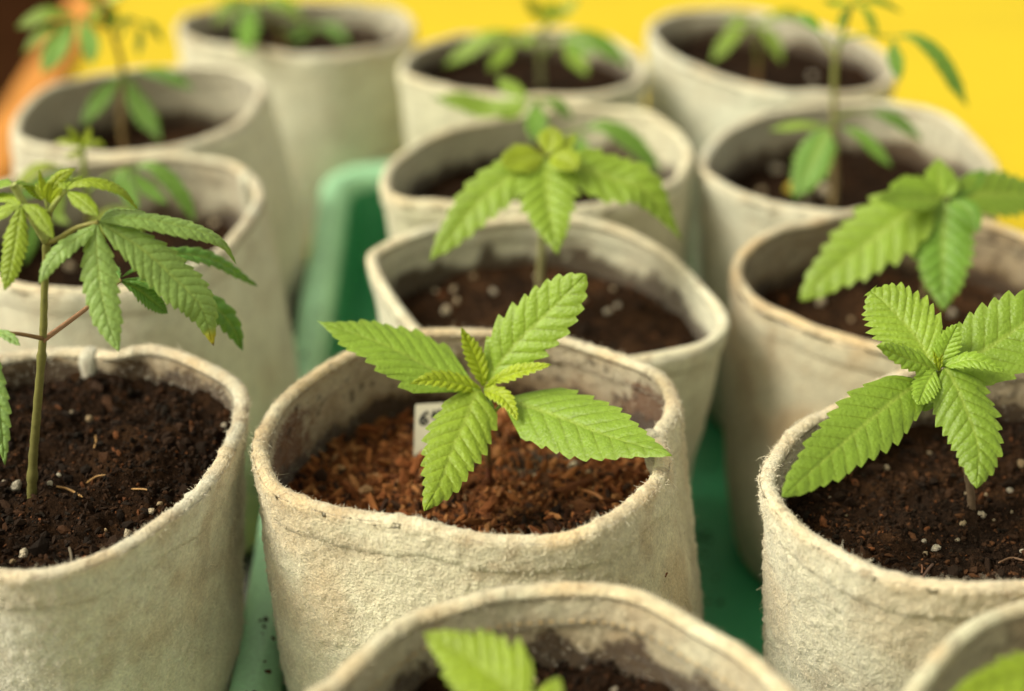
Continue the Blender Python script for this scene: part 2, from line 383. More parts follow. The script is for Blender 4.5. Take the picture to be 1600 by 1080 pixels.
    if q == 3:   # loose fibres standing off the felt
        def fibres(Gr, num, lmean, wd):
            nr, nc = Gr.shape[:2]; i = rng.integers(1, nr-1, num); j = rng.integers(0, nc, num)
            P0 = Gr[i, j] + (Gr[i, (j+1) % nc]-Gr[i, j])*rng.random(num)[:, None]
            gu = Gr[i, (j+1) % nc]-Gr[i, j-1]; gv = Gr[i+1, j]-Gr[i-1, j]; nn = np.cross(gu, gv); nn /= np.linalg.norm(nn, axis=1)[:, None]+1e-12
            return P0, nn
        for (Gr, sgn_src, num, lm) in ((Go, 1, 20000, .0014), (Gh, 1, 17000, .0013), (Gi, 1, 3500, .0016)):
            P0, nn = fibres(Gr, num, lm, 0)
            if Gr is Gi: sg = -np.sign((nn[:, :2]*(P0[:, :2]-bc)).sum())
            elif Gr is Go: sg = np.sign((nn[:, :2]*(P0[:, :2]-bc)).sum())
            else:
                sg = np.sign((nn[:, 2]).sum())
            nn = nn*sg; Lf = lm*np.exp(rng.normal(0, .45, num)); Lf[rng.random(num) < .006] *= 2.6
            t1 = rng.normal(0, 1, (num, 3)); t1 /= np.linalg.norm(t1, axis=1)[:, None]; d0 = nn*.55+t1*.8
            d0 /= np.linalg.norm(d0, axis=1)[:, None]; curl = rng.normal(0, 1, (num, 3))*.9
            side = np.cross(d0, rng.normal(0, 1, (num, 3))); side /= np.linalg.norm(side, axis=1)[:, None]+1e-9
            pts4 = []; p = P0-nn*.0002; d = d0
            for k in range(4):
                pts4.append(p.copy()); p = p+d*(Lf/3)[:, None]; d = d+curl*.45-nn*.12; d /= np.linalg.norm(d, axis=1)[:, None]
            wv = np.array([1, .9, .7, .3])*.00010
            VV = np.stack([pts4[k]+s_*side*wv[k] for k in range(4) for s_ in (-1, 1)], 1)   # num,8,3
            fb = np.array([[0, 1, 3, 2], [2, 3, 5, 4], [4, 5, 7, 6]]); FF = (fb[None]+np.arange(num)[:, None, None]*8).reshape(-1, 4)
            o = add('felt_fuzz', VV.reshape(-1, 3), FF, FUZZ, root); tag(o, kind='stuff')
    POTS[key] = S; return S

def tube(pts, rad, n=8, flat=1.0):
    P = np.array(pts, float); m = len(P); rad = np.broadcast_to(np.asarray(rad, float), (m,))
    T = np.gradient(P, axis=0); T /= np.linalg.norm(T, axis=1)[:, None]+1e-12
    up = np.array([.3, .95, .1]); V = []
    if abs(T[0]@up) > .9: up = np.array([1, 0, 0.])
    for k in range(m):
        a = np.cross(T[k], up); a /= np.linalg.norm(a)+1e-12; b = np.cross(a, T[k]); up = b
        for j in range(n):
            t = 2*math.pi*j/n; V.append(P[k]+rad[k]*(math.cos(t)*a+flat*math.sin(t)*b))
    V.append(P[0]); V.append(P[-1]); F = list(grid_faces(m, n, True, True))
    for j in range(n):
        F.append([m*n, j, (j+1) % n, (j+1) % n]); F.append([m*n+1, (m-1)*n+(j+1) % n, (m-1)*n+j, (m-1)*n+j])
    F = np.array(F)
    # caps as degenerate quads are avoided: shift to use two-step fans
    good = [f for f in F if len(set(f)) == 4]
    caps = []
    for base_, ce in ((0, m*n), ((m-1)*n, m*n+1)):
        for j in range(0, n-n % 2, 2): caps.append([ce, base_+j, base_+(j+1) % n, base_+(j+2) % n])
    return np.array(V), np.array(good+caps)

# ---- soil
_t = (1+5**.5)/2
ICO = np.array([(-1, _t, 0), (1, _t, 0), (-1, -_t, 0), (1, -_t, 0), (0, -1, _t), (0, 1, _t), (0, -1, -_t), (0, 1, -_t), (_t, 0, -1), (_t, 0, 1), (-_t, 0, -1), (-_t, 0, 1)])/1.902
ICOF = np.array([(0, 11, 5), (0, 5, 1), (0, 1, 7), (0, 7, 10), (0, 10, 11), (1, 5, 9), (5, 11, 4), (11, 10, 2), (10, 7, 6), (7, 1, 8), (3, 9, 4), (3, 4, 2), (3, 2, 6), (3, 6, 8), (3, 8, 9), (4, 9, 5), (2, 4, 11), (6, 2, 10), (8, 6, 7), (9, 8, 1)])
def rand_rot(n):
    q = rng.normal(0, 1, (n, 4)); q /= np.linalg.norm(q, axis=1)[:, None]; w, x, y, z = q.T
    return np.stack([1-2*(y*y+z*z), 2*(x*y-z*w), 2*(x*z+y*w), 2*(x*y+z*w), 1-2*(x*x+z*z), 2*(y*z-x*w), 2*(x*z-y*w), 2*(y*z+x*w), 1-2*(x*x+y*y)], 1).reshape(n, 3, 3)
def soil(key, label, q=1, coir=False, lump=.0045, seed=1, tint=1.0):
    S = POTS[key]; n = S.rim.shape[0]; nR = {3: 110, 2: 50, 1: 24}[q]
    zz = lambda y: S.soil+(S.soilf-S.soil)*np.clip((S.yhi-y)/(S.yhi-S.ylo), 0, 1)
    d = S.rim[:, 2]-zz(S.rim[:, 1]); edge = S.at(d, np.full(n, -.0022))
    step = max(1, n//360); edge = edge[::step]; n = len(edge); c = edge[:, :2].mean(0)
    def height(x, y):
        p = np.stack([x, y, 0*x+seed], -1)
        h = zz(y)+fbm(p, 26, 2, seed)*lump+fbm(p, 95, 2, seed+2)*lump*.55
        if S.mound is not None: h = h+.0032*np.exp(-(((x-S.mound[0])**2+(y-S.mound[1])**2)/.007**2))
        if q == 3: h = h+np.abs(noise(p, 170, seed+4))*.0026+noise(p, 600, seed+5)*.0006
        return h
    S.h = height
    rows = []
    for k in range(nR+1):
        f = .01+.99*(k/nR)**.8; xy = c+(edge[:, :2]-c)*f; rows.append(np.stack([xy[:, 0], xy[:, 1], height(xy[:, 0], xy[:, 1])+.004*sstep(.9, 1, f)*noise(np.c_[xy, 0*xy[:, 0]], 50, seed+9)], 1))
    G = np.array(rows); P2 = G.copy(); P2[..., 2] = seed
    a = fbm(P2, 130, 3, seed+11); b = fbm(P2, 30, 2, seed+12)
    if coir:
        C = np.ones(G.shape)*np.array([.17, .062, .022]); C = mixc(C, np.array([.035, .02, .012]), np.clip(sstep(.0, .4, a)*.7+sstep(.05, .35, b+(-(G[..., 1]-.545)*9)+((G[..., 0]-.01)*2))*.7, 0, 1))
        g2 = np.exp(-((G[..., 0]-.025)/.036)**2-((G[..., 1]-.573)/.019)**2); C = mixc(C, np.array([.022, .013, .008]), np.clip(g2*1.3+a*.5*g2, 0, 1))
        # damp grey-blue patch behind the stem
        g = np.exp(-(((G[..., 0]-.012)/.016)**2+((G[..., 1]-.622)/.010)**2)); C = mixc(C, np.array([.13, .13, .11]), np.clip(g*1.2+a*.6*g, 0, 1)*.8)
    else:
        C = np.ones(G.shape)*np.array([.020, .010, .005])*tint; C = mixc(C, np.array([.045, .022, .010])*tint, sstep(-.1, .45, a)*.8)
        C = mixc(C, np.array([.016, .010, .007]), sstep(.1, .5, b)*.7)
    root_loc = (float(c[0]), float(c[1]), float(zz(c[1])))
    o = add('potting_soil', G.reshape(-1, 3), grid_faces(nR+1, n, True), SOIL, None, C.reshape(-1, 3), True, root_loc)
    tag(o, label, 'soil', 'soil in the felt pots', 'stuff')
    num = {3: 8000, 2: 2200, 1: 700}[q]
    if coir: num = 12000
    ang = rng.integers(0, n, num); f = rng.random(num)**.5*.985; xy = c+(edge[ang, :2]-c)*f[:, None]
    sz = (.00058 if coir else .0005)*np.exp(rng.normal(0, .6, num)); sz = np.clip(sz, .0002, .0032)
    sc = np.stack([sz*rng.uniform(.7, 1.3, num)*(rng.uniform(1, 3.2, num) if coir else rng.uniform(1, 1.8, num)), sz*rng.uniform(.6, 1.1, num), sz*rng.uniform(.4, .9, num)], 1)
    B = ICO[None]*(1+rng.uniform(-.28, .28, (num, 12, 1))); B = B*sc[:, None]
    B = np.einsum('nij,nvj->nvi', rand_rot(num), B)
    ctr = np.stack([xy[:, 0], xy[:, 1], height(xy[:, 0], xy[:, 1])+sz*.35], 1); B = B+ctr[:, None]
    pal = np.array([(.34, .13, .042), (.25, .085, .028), (.42, .19, .07), (.16, .055, .02), (.06, .03, .018), (.50, .30, .15)] if coir else
                   [(.024, .012, .006), (.015, .008, .004), (.040, .019, .009), (.075, .032, .013), (.15, .055, .02), (.014, .009, .005)])
    pr = np.array([.25, .25, .15, .17, .16, .02] if coir else [.3, .25, .22, .11, .03, .09]); pi = rng.choice(6, num, p=pr)
    cc = pal[pi]*(1 if coir else tint)*rng.uniform(.7, 1.25, num)[:, None]
    if coir:
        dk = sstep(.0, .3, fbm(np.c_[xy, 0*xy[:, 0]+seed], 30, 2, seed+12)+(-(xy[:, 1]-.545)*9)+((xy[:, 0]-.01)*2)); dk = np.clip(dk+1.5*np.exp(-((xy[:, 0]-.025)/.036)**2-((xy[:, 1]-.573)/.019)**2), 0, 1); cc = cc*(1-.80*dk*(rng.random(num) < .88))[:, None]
    cc = np.repeat(cc[:, None], 12, 1)
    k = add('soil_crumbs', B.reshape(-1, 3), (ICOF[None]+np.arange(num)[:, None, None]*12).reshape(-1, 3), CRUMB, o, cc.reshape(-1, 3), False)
    tag(k, kind='stuff'); S.soilo = o; return o
GRAINS = []
for g in range(5):
    # small rounded knobbly lump, subdivided icosahedron
    v = list(map(np.array, ICO)); f = []; cache = {}
    def mid(a, b):
        kk = (min(a, b), max(a, b))
        if kk not in cache: m_ = v[a]+v[b]; v.append(m_/np.linalg.norm(m_)); cache[kk] = len(v)-1
        return cache[kk]
    for a, b, c in ICOF: ab, bc_, ca = mid(a, b), mid(b, c), mid(c, a); f += [(a, ab, ca), (b, bc_, ab), (c, ca, bc_), (ab, bc_, ca)]
    V = np.array(v); V = V*(1+.42*noise(V, 1.6, g*5)[:, None]+.20*noise(V, 4, g)[:, None])*np.array([1, .8, .7])
    me = make_mesh('perlite_grain', V, np.array(f), None, True); me.materials.append(PERL); GRAINS.append(me)
def grains(key, spots):
    S = POTS[key]; o = S.soilo; oz = np.array(o.location)
    for px, py, r in spots:
        zg = S.soil
        for _ in range(6):
            p = PZ(px, py, zg); zg = float(S.h(np.array([p[0]]), np.array([p[1]]))[0])+.0004
        p = PZ(px, py, zg); rr = r*depth(p)/F*.9
        g = link('perlite_grain', random.choice(GRAINS), None, o); g.location = p-oz; g.scale = (rr, rr, rr)
        g.rotation_euler = (random.random()*6, random.random()*6, random.random()*6)

pot('C', 'felt pot at the centre holding reddish brown fibre and a plant marker',
    [(397, 715), (402, 672), (440, 615), (510, 563), (600, 528), (720, 514), (850, 516), (950, 538), (1025, 575), (1054, 612), (1052, 642), (1036, 664), (1033, 682), (1042, 705), (1040, 735), (1018, 766), (970, 808), (900, 836), (800, 842), (700, 829), (600, 810), (500, 791), (425, 762)],
    zb=.19, soil=.146, soilf=.150, rb=1.03, shift=(.014, .002), q=3, bulge=.004, stain=.9, patches=((27, 20, 1.0), (168, 16, .8), (60, 14, .35)), dirt=.85, seams=(-8,), seed=3, tone=(1.02, .99, .93))
pot('L1', 'felt pot at the left filled with dark crumbly soil around a tall stem',
    [(0, 546), (60, 536), (140, 538), (178, 548), (235, 543), (300, 556), (350, 576), (382, 606), (384, 645), (362, 695), (338, 738), (300, 786), (240, 834), (180, 868), (110, 894), (50, 902), (0, 898), (-60, 880), (-130, 840), (-185, 780), (-205, 710), (-185, 640), (-130, 585), (-60, 556)],
    soil=.175, soilf=.168, rb=.80, shift=(-.010, 0), floor=.0035, q=3, stain=.6, dirt=.6, seams=(92,), hem=.0175, seed=5, tone=(.97, .98, 1.0))
pot('R1', 'felt pot at the right with cream rim and dark soil under broad leaves',
    [(1190, 755), (1204, 705), (1238, 662), (1298, 629), (1370, 596), (1440, 570), (1520, 556), (1620, 550), (1720, 566), (1800, 620), (1850, 700), (1830, 790), (1750, 870), (1670, 908), (1600, 918), (1499, 922), (1431, 912), (1364, 892), (1296, 856), (1232, 812)],
    soil=.156, rb=.93, shift=(.006, 0), q=3, stain=.6, dirt=.6, seed=8, tone=(1.0, .98, .95))
pot('F1', 'felt pot nearest the camera with a stitched inner hem',
    [(455, 1095), (530, 1040), (600, 983), (634, 956), (642, 949), (700, 932), (790, 914), (872, 908), (888, 908), (960, 917), (1050, 947), (1130, 987), (1200, 1037), (1256, 1095), (1310, 1200), (1290, 1330), (1150, 1430), (950, 1480), (700, 1460), (500, 1400), (410, 1300), (400, 1180)],
    zb=.195, soil=.166, soilf=.15, rb=.85, q=3, stain=.7, dirt=.38, stitch=True, hem=.0165, seed=11, tone=(1.0, 1.0, .93))
pot('F2', 'felt pot cut off by the bottom right corner of the photograph',
    [(1385, 1120), (1402, 1085), (1442, 1037), (1500, 978), (1570, 938), (1660, 918), (1800, 918), (1950, 950), (2050, 1050), (2080, 1180), (2020, 1300), (1850, 1400), (1650, 1420), (1480, 1350), (1390, 1230)],
    zb=.205, soil=.160, rb=.85, q=3, stain=.9, dirt=.8, seed=13, hem=.0, tone=(.95, .97, .9)) if False else None
pot('F2', 'felt pot cut off by the bottom right corner, brown stains on its thin inner wall',
    [(1385, 1120), (1402, 1085), (1442, 1037), (1500, 978), (1570, 938), (1660, 918), (1800, 918), (1950, 950), (2050, 1050), (2080, 1180), (2020, 1300), (1850, 1400), (1650, 1420), (1480, 1350), (1390, 1230)],
    zb=.205, soil=.150, rb=.85, q=2, stain=1.0, dirt=.6, seed=13, tone=(.95, .98, .88))
pot('C2', 'wide felt pot with pointed corners directly behind the central pot',
    [(573, 402), (600, 377), (680, 350), (760, 339), (850, 336), (930, 343), (1000, 365), (1060, 403), (1110, 452), (1139, 492), (1134, 515), (1090, 538), (1000, 556), (900, 564), (780, 564), (690, 545), (640, 508), (600, 458)],
    zb=.19, zf=.166, soil=.158, soilf=.146, rb=.90, q=2, stain=.25, dirt=.10, seed=17, tone=(1.0, 1.02, .98))
pot('R2', 'felt pot with brown stained inner wall in the second row on the right',
    [(1147, 418), (1162, 385), (1212, 352), (1290, 330), (1370, 322), (1460, 320), (1550, 342), (1640, 382), (1700, 440), (1690, 510), (1620, 542), (1540, 550), (1440, 548), (1370, 538), (1290, 516), (1220, 487), (1165, 452)],
    zb=.19, zf=.166, soil=.146, soilf=.140, rb=1.0, shift=(-.003, 0), bulge=.007, q=2, stain=1.3, dirt=1.0, seed=19, tone=(.84, .80, .74))
pot('L2', 'felt pot with a ragged inner seam in the second row on the left',
    [(0, 437), (70, 450), (140, 450), (230, 442), (300, 417), (345, 387), (385, 352), (406, 312), (404, 282), (380, 257), (330, 244), (250, 241), (160, 247), (80, 259), (0, 280), (-70, 320), (-90, 370), (-60, 410)],
    soil=.145, rb=.97, shift=(.008, 0), floor=.0035, bulge=.006, q=2, stain=.4, dirt=.45, seams=(42,), seed=23, tone=(.98, 1.0, .98))
pot('C3', 'felt pot in the third row of the middle line',
    [(594, 290), (607, 250), (650, 217), (720, 192), (800, 174), (880, 165), (960, 167), (1030, 182), (1073, 212), (1080, 245), (1060, 277), (1000, 302), (930, 317), (850, 324), (760, 324), (680, 317), (620, 307)],
    zb=.19, soil=.155, soilf=.160, rb=.9, q=2, stain=.25, dirt=.10, seed=29, tone=(1.02, 1.02, .92))
pot('R3', 'felt pot in the third row on the right, pale perlite on its soil',
    [(1092, 265), (1102, 226), (1140, 192), (1220, 167), (1300, 157), (1400, 159), (1480, 182), (1540, 225), (1566, 270), (1556, 308), (1480, 328), (1380, 333), (1300, 330), (1210, 315), (1135, 292)],
    zb=.19, zf=.178, soil=.152, soilf=.150, rb=.9, q=2, stain=.3, dirt=.5, seed=31, tone=(.95, .98, .98))
pot('L3', 'felt pot in the third row on the left, beside the orange table edge',
    [(20, 200), (32, 166), (80, 132), (150, 110), (240, 100), (330, 100), (395, 114), (414, 137), (400, 166), (365, 194), (320, 216), (260, 234), (190, 241), (120, 236), (60, 226), (28, 214)],
    zb=.19, soil=.142, rb=1.0, shift=(.010, 0), bulge=.010, floor=.0035, q=2, stain=.2, dirt=.4, seed=37, tone=(1.02, 1.03, 1.0))
pot('C4', 'felt pot in the farthest row behind the middle line',
    [(623, 106), (642, 77), (700, 57), (780, 47), (870, 44), (950, 57), (1000, 87), (1008, 115), (983, 134), (920, 147), (830, 147), (740, 141), (670, 129), (632, 118)],
    zb=.19, soil=.166, soilf=.168, rb=.9, q=1, stain=.3, dirt=.3, seed=41, tone=(1.0, 1.02, .95))
pot('L4', 'felt pot in the farthest row at the upper left, beyond the green tray',
    [(277, 40), (300, 22), (360, 7), (450, 0), (540, 0), (620, 12), (646, 32), (633, 56), (590, 72), (520, 83), (440, 82), (350, 72), (295, 58)],
    zb=.172, soil=.142, rb=1.0, floor=.0035, q=1, stain=.35, dirt=.3, seed=43, tone=(.98, 1.0, .98))
pot('R4', 'felt pot in the farthest row at the upper right against the yellow surface',
    [(1014, 38), (1040, 20), (1100, 12), (1180, 14), (1260, 32), (1340, 57), (1393, 92), (1398, 120), (1360, 139), (1280, 147), (1200, 140), (1120, 116), (1050, 86), (1020, 62)],
    zb=.19, soil=.163, soilf=.165, rb=.9, q=1, stain=.3, dirt=.5, seed=47, tone=(.95, .99, .99))

for _k, _x, _y in (('C', 767, 778), ('L1', 50, 768), ('R1', 1518, 812)):
    POTS[_k].mound = PZ(_x, _y, POTS[_k].soil)[:2]
soil('C', 'reddish brown coconut fibre and chips in the central pot', 3, True, .0035, 51)
soil('L1', 'dark lumpy soil with cream perlite in the left foreground pot', 3, False, .0075, 53, .8)
soil('R1', 'dark brown soil dotted with perlite in the right foreground pot', 3, False, .0050, 55, 1.15)
soil('F1', 'blackish soil banked high at the back of the nearest pot', 3, False, .0050, 57, .8)
soil('F2', 'soil inside the pot at the bottom right corner', 1, False, .004, 59)
soil('C2', 'brown soil with scattered perlite in the pot behind the central one', 2, False, .004, 61, 1.35)
soil('R2', 'rusty brown soil in the stained second pot on the right', 2, False, .004, 63, 1.9)
soil('L2', 'dark soil in the second pot on the left', 2, False, .004, 65, 1.2)
soil('C3', 'dark soil sloping up to the left in the third pot of the middle line', 2, False, .004, 67, 1.1)
soil('R3', 'dark soil with large perlite lumps in the third pot on the right', 2, False, .004, 69, .8)
soil('L3', 'reddish dark soil in the third pot on the left', 2, False, .004, 71, 1.4)
soil('C4', 'dark soil in the far pot of the middle line', 1, False, .004, 73)
soil('L4', 'dark soil in the far pot at the upper left', 1, False, .004, 75)
soil('R4', 'nearly black soil in the far pot at the upper right', 1, False, .004, 77, .7)
grains('C', [(895, 728, 11), (797, 771, 8), (833, 744, 5), (812, 738, 5), (920, 738, 7), (788, 772, 4), (700, 700, 4), (985, 770, 4), (838, 742, 5), (975, 735, 4)])
grains('L1', [(139, 655, 9), (112, 645, 5), (200, 836, 10), (38, 866, 11), (20, 878, 7), (25, 760, 12), (6, 755, 6), (236, 799, 8), (250, 787, 6), (78, 756, 6), (11, 663, 6), (264, 765, 5), (165, 829, 4), (92, 742, 5), (350, 665, 6)])
grains('R1', [(1385, 733, 8), (1297, 780, 5), (1595, 726, 11), (1577, 770, 11), (1534, 805, 9), (1505, 818, 7), (1462, 857, 10), (1446, 866, 6), (1444, 846, 6), (1496, 844, 5), (1598, 862, 7), (1322, 806, 3), (1552, 813, 4), (1452, 708, 4), (1541, 773, 4), (1508, 772, 4), (1580, 800, 4), (1402, 882, 3), (1590, 875, 3)])
grains('C2', [(868, 413, 13), (697, 487, 12), (686, 436, 7), (740, 433, 7), (710, 452, 7), (680, 455, 6), (714, 470, 6), (772, 457, 8), (950, 487, 9), (965, 478, 7), (910, 470, 8), (958, 452, 6), (838, 432, 4)])
grains('R3', [(1213, 266, 13), (1287, 300, 15), (1262, 312, 10), (1190, 300, 9), (1305, 282, 8)])
grains('R2', [(1283, 474, 11), (1487, 492, 10), (1330, 500, 6), (1400, 470, 6), (1562, 470, 7)])
grains('L2', [(110, 418, 13), (335, 352, 10), (330, 335, 7), (215, 385, 6)])
grains('F1', [(835, 1066, 11), (614, 1074, 7), (960, 1078, 6)])
grains('C3', [(745, 240, 6), (790, 300, 12), (1000, 270, 7)])
grains('C4', [(810, 90, 8), (720, 90, 6), (920, 80, 6)])
grains('R4', [(1180, 60, 6), (1270, 120, 7)])

# loose strands and chips lying on the near soils
def strands(key, lst, nm='root_strand'):
    S = POTS[key]
    for pts, r, c in lst:
        P = []
        for px, py in pts:
            zg = S.soil
            for _ in range(5): p = PZ(px, py, zg); zg = float(S.h(np.array([p[0]]), np.array([p[1]]))[0])+.0012
            P.append(PZ(px, py, zg))
        P = catmull(P, 14); V, Fc = tube(P, np.r_[r*.5, [r]*12, r*.4], 6)
        add(nm, V, Fc, STEM, S.soilo, np.ones(V.shape)*np.array(c))
TANC = (.42, .24, .09); RED = (.22, .06, .02)
strands('L1', [([(88, 760), (108, 765), (129, 777)], .0005, TANC), ([(147, 700), (150, 690), (149, 680)], .0004, TANC), ([(205, 764), (228, 765), (243, 772)], .0004, TANC), ([(108, 855), (111, 866), (112, 876)], .0006, (.16, .13, .09)), ([(135, 755), (150, 745), (165, 742)], .0004, TANC)])
strands('R1', [([(1440, 905), (1452, 888), (1462, 878)], .0006, (.12, .07, .05)), ([(1438, 908), (1441, 890), (1440, 882)], .0004, (.25, .12, .07)), ([(1560, 880), (1580, 872), (1600, 876)], .0005, (.16, .09, .05))])
strands('C', [([(682, 776), (697, 783), (712, 792)], .0006, (.34, .15, .06)), ([(800, 660), (792, 676), (788, 690)], .0005, (.35, .16, .07)), ([(770, 645), (780, 660), (776, 676)], .0005, (.35, .16, .07)), ([(905, 765), (925, 770), (942, 780)], .0008, (.40, .17, .06))])
# wood-brown chips on the coir
CH = []
for g in range(4):
    V = ICO*np.array([1, .5, .28])*(1+rng.uniform(-.2, .2, (12, 1))); me = make_mesh('coir_chip', V, ICOF, np.ones((12, 3))*np.array([[.46, .19, .06], [.36, .14, .045], [.30, .10, .03], [.52, .26, .10]][g]), False); me.materials.append(CRUMB); CH.append(me)
S = POTS['C']; oz = np.array(S.soilo.location)
for px, py, r in [(640, 712, 13), (660, 735, 11), (590, 745, 12), (620, 762, 14), (700, 720, 10), (560, 760, 12), (935, 780, 16), (905, 690, 14), (830, 700, 11), (870, 680, 12), (600, 705, 11), (545, 730, 11), (660, 780, 10), (730, 730, 10), (740, 795, 9), (800, 790, 8), (880, 760, 11), (950, 745, 11), (980, 760, 9), (850, 780, 12), (700, 790, 12), (520, 765, 10), (610, 790, 11), (890, 800, 9), (960, 800, 10), (775, 665, 11), (810, 655, 12), (845, 660, 10), (575, 720, 9), (626, 735, 9), (840, 720, 8), (930, 715, 10), (870, 805, 9), (800, 815, 8), (915, 820, 9), (640, 690, 10), (622, 690, 9)]:
    if 735 < px < 1000 and py > 772: continue
    p = PZ(px, py, .152); zc = float(S.h(np.array([p[0]]), np.array([p[1]]))[0])+.0008; p = PZ(px, py, zc); rr = r*.72*depth(p)/F
    g = link('coir_chip', random.choice(CH), None, S.soilo); g.location = p-oz; g.scale = (rr, rr, rr); g.rotation_euler = (random.uniform(-.5, .5), random.uniform(-.5, .5), random.random()*6)

num = 420; sx = np.where(rng.random(num) < .93, rng.uniform(.070, .115, num), rng.uniform(-.115, -.085, num)); sy = rng.uniform(.40, 1.0, num); sz_ = rng.uniform(.0004, .0016, num)
zb_ = np.where(sx < 0, .0802, np.where((sx > .077) & (sx < .096), .0182, .0040)); sx = np.where(sx < 0, -.110-(sy-.55)*.042+rng.normal(0, .0035, num), sx)
B = np.einsum('nij,nvj->nvi', rand_rot(num), ICO[None]*(1+rng.uniform(-.3, .3, (num, 12, 1)))*sz_[:, None, None]*np.array([1.2, .9, .6]))+np.stack([sx, sy, zb_+sz_*.3], 1)[:, None]
o = add('spilled_soil', B.reshape(-1, 3), (ICOF[None]+np.arange(num)[:, None, None]*12).reshape(-1, 3), CRUMB, None, np.ones((num*12, 3))*np.array([.05, .026, .014]), False, (.0, .6, 0))
tag(o, 'dark soil crumbs spilled in the green tray and along its rim', 'soil', None, 'stuff')

# ------------------------------------------------------------------ leaves
YNG = np.array([.36, .46, .025]); MID = np.array([.225, .36, .036]); MAT = np.array([.235, .385, .105]); DRK = np.array([.080, .18, .030])
TOCAM = np.array([0, -cp, sp+.0])
def blade(pts2, Y0, Y1, wpx, col, N=9, pleat=1.0, shape=(.8, .95), res=2, up=.45, fold=.15, curl=.10, lean=.85, tooth=.30, tip=None, roll=0.0, vein=None):
    """pts2: pixels along the midrib; Y0..Y1 ground distance base..tip; returns V,F,C"""
    m = len(pts2); D = np.r_[0, np.cumsum([math.hypot(pts2[i+1][0]-pts2[i][0], pts2[i+1][1]-pts2[i][1]) for i in range(m-1)])]; D /= D[-1]
    P3 = [PY(pts2[i][0], pts2[i][1], Y0+(Y1-Y0)*D[i]) for i in range(m)]
    sp_ = catmull(P3, 60) if m > 2 else np.linspace(P3[0], P3[1], 60)
    if m == 2:   # a gentle arch
        sp_ = sp_ + np.array([0, 0, 1])*(np.sin(np.linspace(0, math.pi, 60))*np.linalg.norm(P3[1]-P3[0])*.04)[:, None]
    L = np.linalg.norm(np.diff(sp_, axis=0), axis=1).sum(); dm = depth(sp_[30]); w = wpx*.5*dm/F
    T = np.gradient(sp_, axis=0); T /= np.linalg.norm(T, axis=1)[:, None]
    hint = np.array([0, 0, 1])*up + np.array([-sp_[30][0]*.6, -cp, sp])*(1-up); Nn = hint-(T@hint)[:, None]*T; Nn /= np.linalg.norm(Nn, axis=1)[:, None]
    B = np.cross(T, Nn)
    if roll: Nn2 = Nn*math.cos(roll)+B*math.sin(roll); B = np.cross(T, Nn2); Nn = Nn2
    st = {3: 14, 2: 7, 1: 4}[res]; ns = N*st+1; nv = {3: 11, 2: 6, 1: 4}[res]
    s0 = np.linspace(0, 1, ns); a, b = shape; tt = np.linspace(0, 1, 400); ee = tt**a*(1-tt)**b; ee /= ee.max()
    x1 = s0.copy()       # width where the forward-leaning side vein meets the margin
    for _ in range(12): x1 = np.clip(.5*x1+.5*(s0+lean*w*np.interp(x1, tt, ee)/L), 0, 1)
    env = np.interp(x1, tt, ee); x1n = x1
    # the last stretch tapers to a point; the base keeps a little width on the stalk
    verts = []; cols = []; vs = np.concatenate([-np.linspace(1, 0, nv)[:-1], np.linspace(0, 1, nv)])
    jit = rng.uniform(-.07, .07, N+2); s0 = s0+.022*np.sin(s0*math.pi)*np.sin(s0*7+rng.uniform(0, 6))  # teeth of uneven size
    VL = col*np.array([.92, .84, .5]) if pleat > .7 else col*np.array([.66, .60, .30]); VC = vein if vein is not None else mixc(col[None], np.array([.42, .52, .10]), np.array([.55]))[0]
    for v in vs:
        sd = 0 if v <= 0 else 1; av = abs(v)
        ph = s0*N+.5*sd; fr = ph-np.floor(ph); k = np.minimum(np.floor(ph).astype(int), N+1)
        saw = np.where(fr < .86, (fr/.86)**.75, 1-(fr-.86)/.14)
        tamp = tooth*sstep(.0, .12, s0)*(1-.5*sstep(.85, 1, s0))
        e = av**3.0
        ww = w*env*(1+(tamp*(saw-.55)+jit[k])*e)
        fwd = lean*w*env*av+tamp*.25*w*(saw-.5)*e*env
        s = s0+fwd/L; s = np.minimum(s, 1+.02*tamp); x = np.clip(s, 0, 1.04)*59
        i = np.clip(np.floor(x).astype(int), 0, 58); f = (x-i)[:, None]
        pos = sp_[i]*(1-f)+sp_[i+1]*f; Nk = Nn[i]; Bk = B[i]
        vfr = (fr-.86) % 1.0    # 0 at a side vein
        sp_n = L/N
        bulge_ = np.sin(math.pi*vfr)**.7*pleat*.17*sp_n*np.sin(math.pi*min(av*.92+.04, 1))**.6*(.55+.45*sstep(0, .1, env))
        drop = -curl*w*av**2*env + fold*w*av*env
        mr = math.exp(-(av/.06)**2)
        hgt = bulge_+drop-mr*.00035*(env > .02)
        und = .02*w*np.sin(s0*9+v*2)
        verts.append(pos+Bk*(ww*v)[:, None] if False else pos+Bk*(math.copysign(1, v)*av*ww)[:, None]+Nk*(hgt+und)[:, None])
        vd = np.minimum(vfr, 1-vfr); vm = np.exp(-(vd/.06)**2)*(1-.7*av)*.95*(0 if av < .04 else 1)
        c_ = np.repeat(col[None], ns, 0)*(1+.07*np.sin(s0*5+v)[:, None])
        c_ = mixc(c_, VL, vm); c_ = mixc(c_, VC, .8*math.exp(-(av/.05)**2)*(1-.5*s0))
        c_ = mixc(c_, np.array([.33, .46, .08]), .25*av**8)
        if tip is not None: c_ = mixc(c_, np.array(tip), sstep(.86, .95, s0+fwd/L*.5)); c_ = mixc(c_, np.array([.12, .045, .02]), sstep(.965, .99, s0))
        cols.append(c_)
    G = np.array(verts); Cc = np.array(cols)
    return G.reshape(-1, 3), grid_faces(len(vs), ns), Cc.reshape(-1, 3)
class Plant: pass
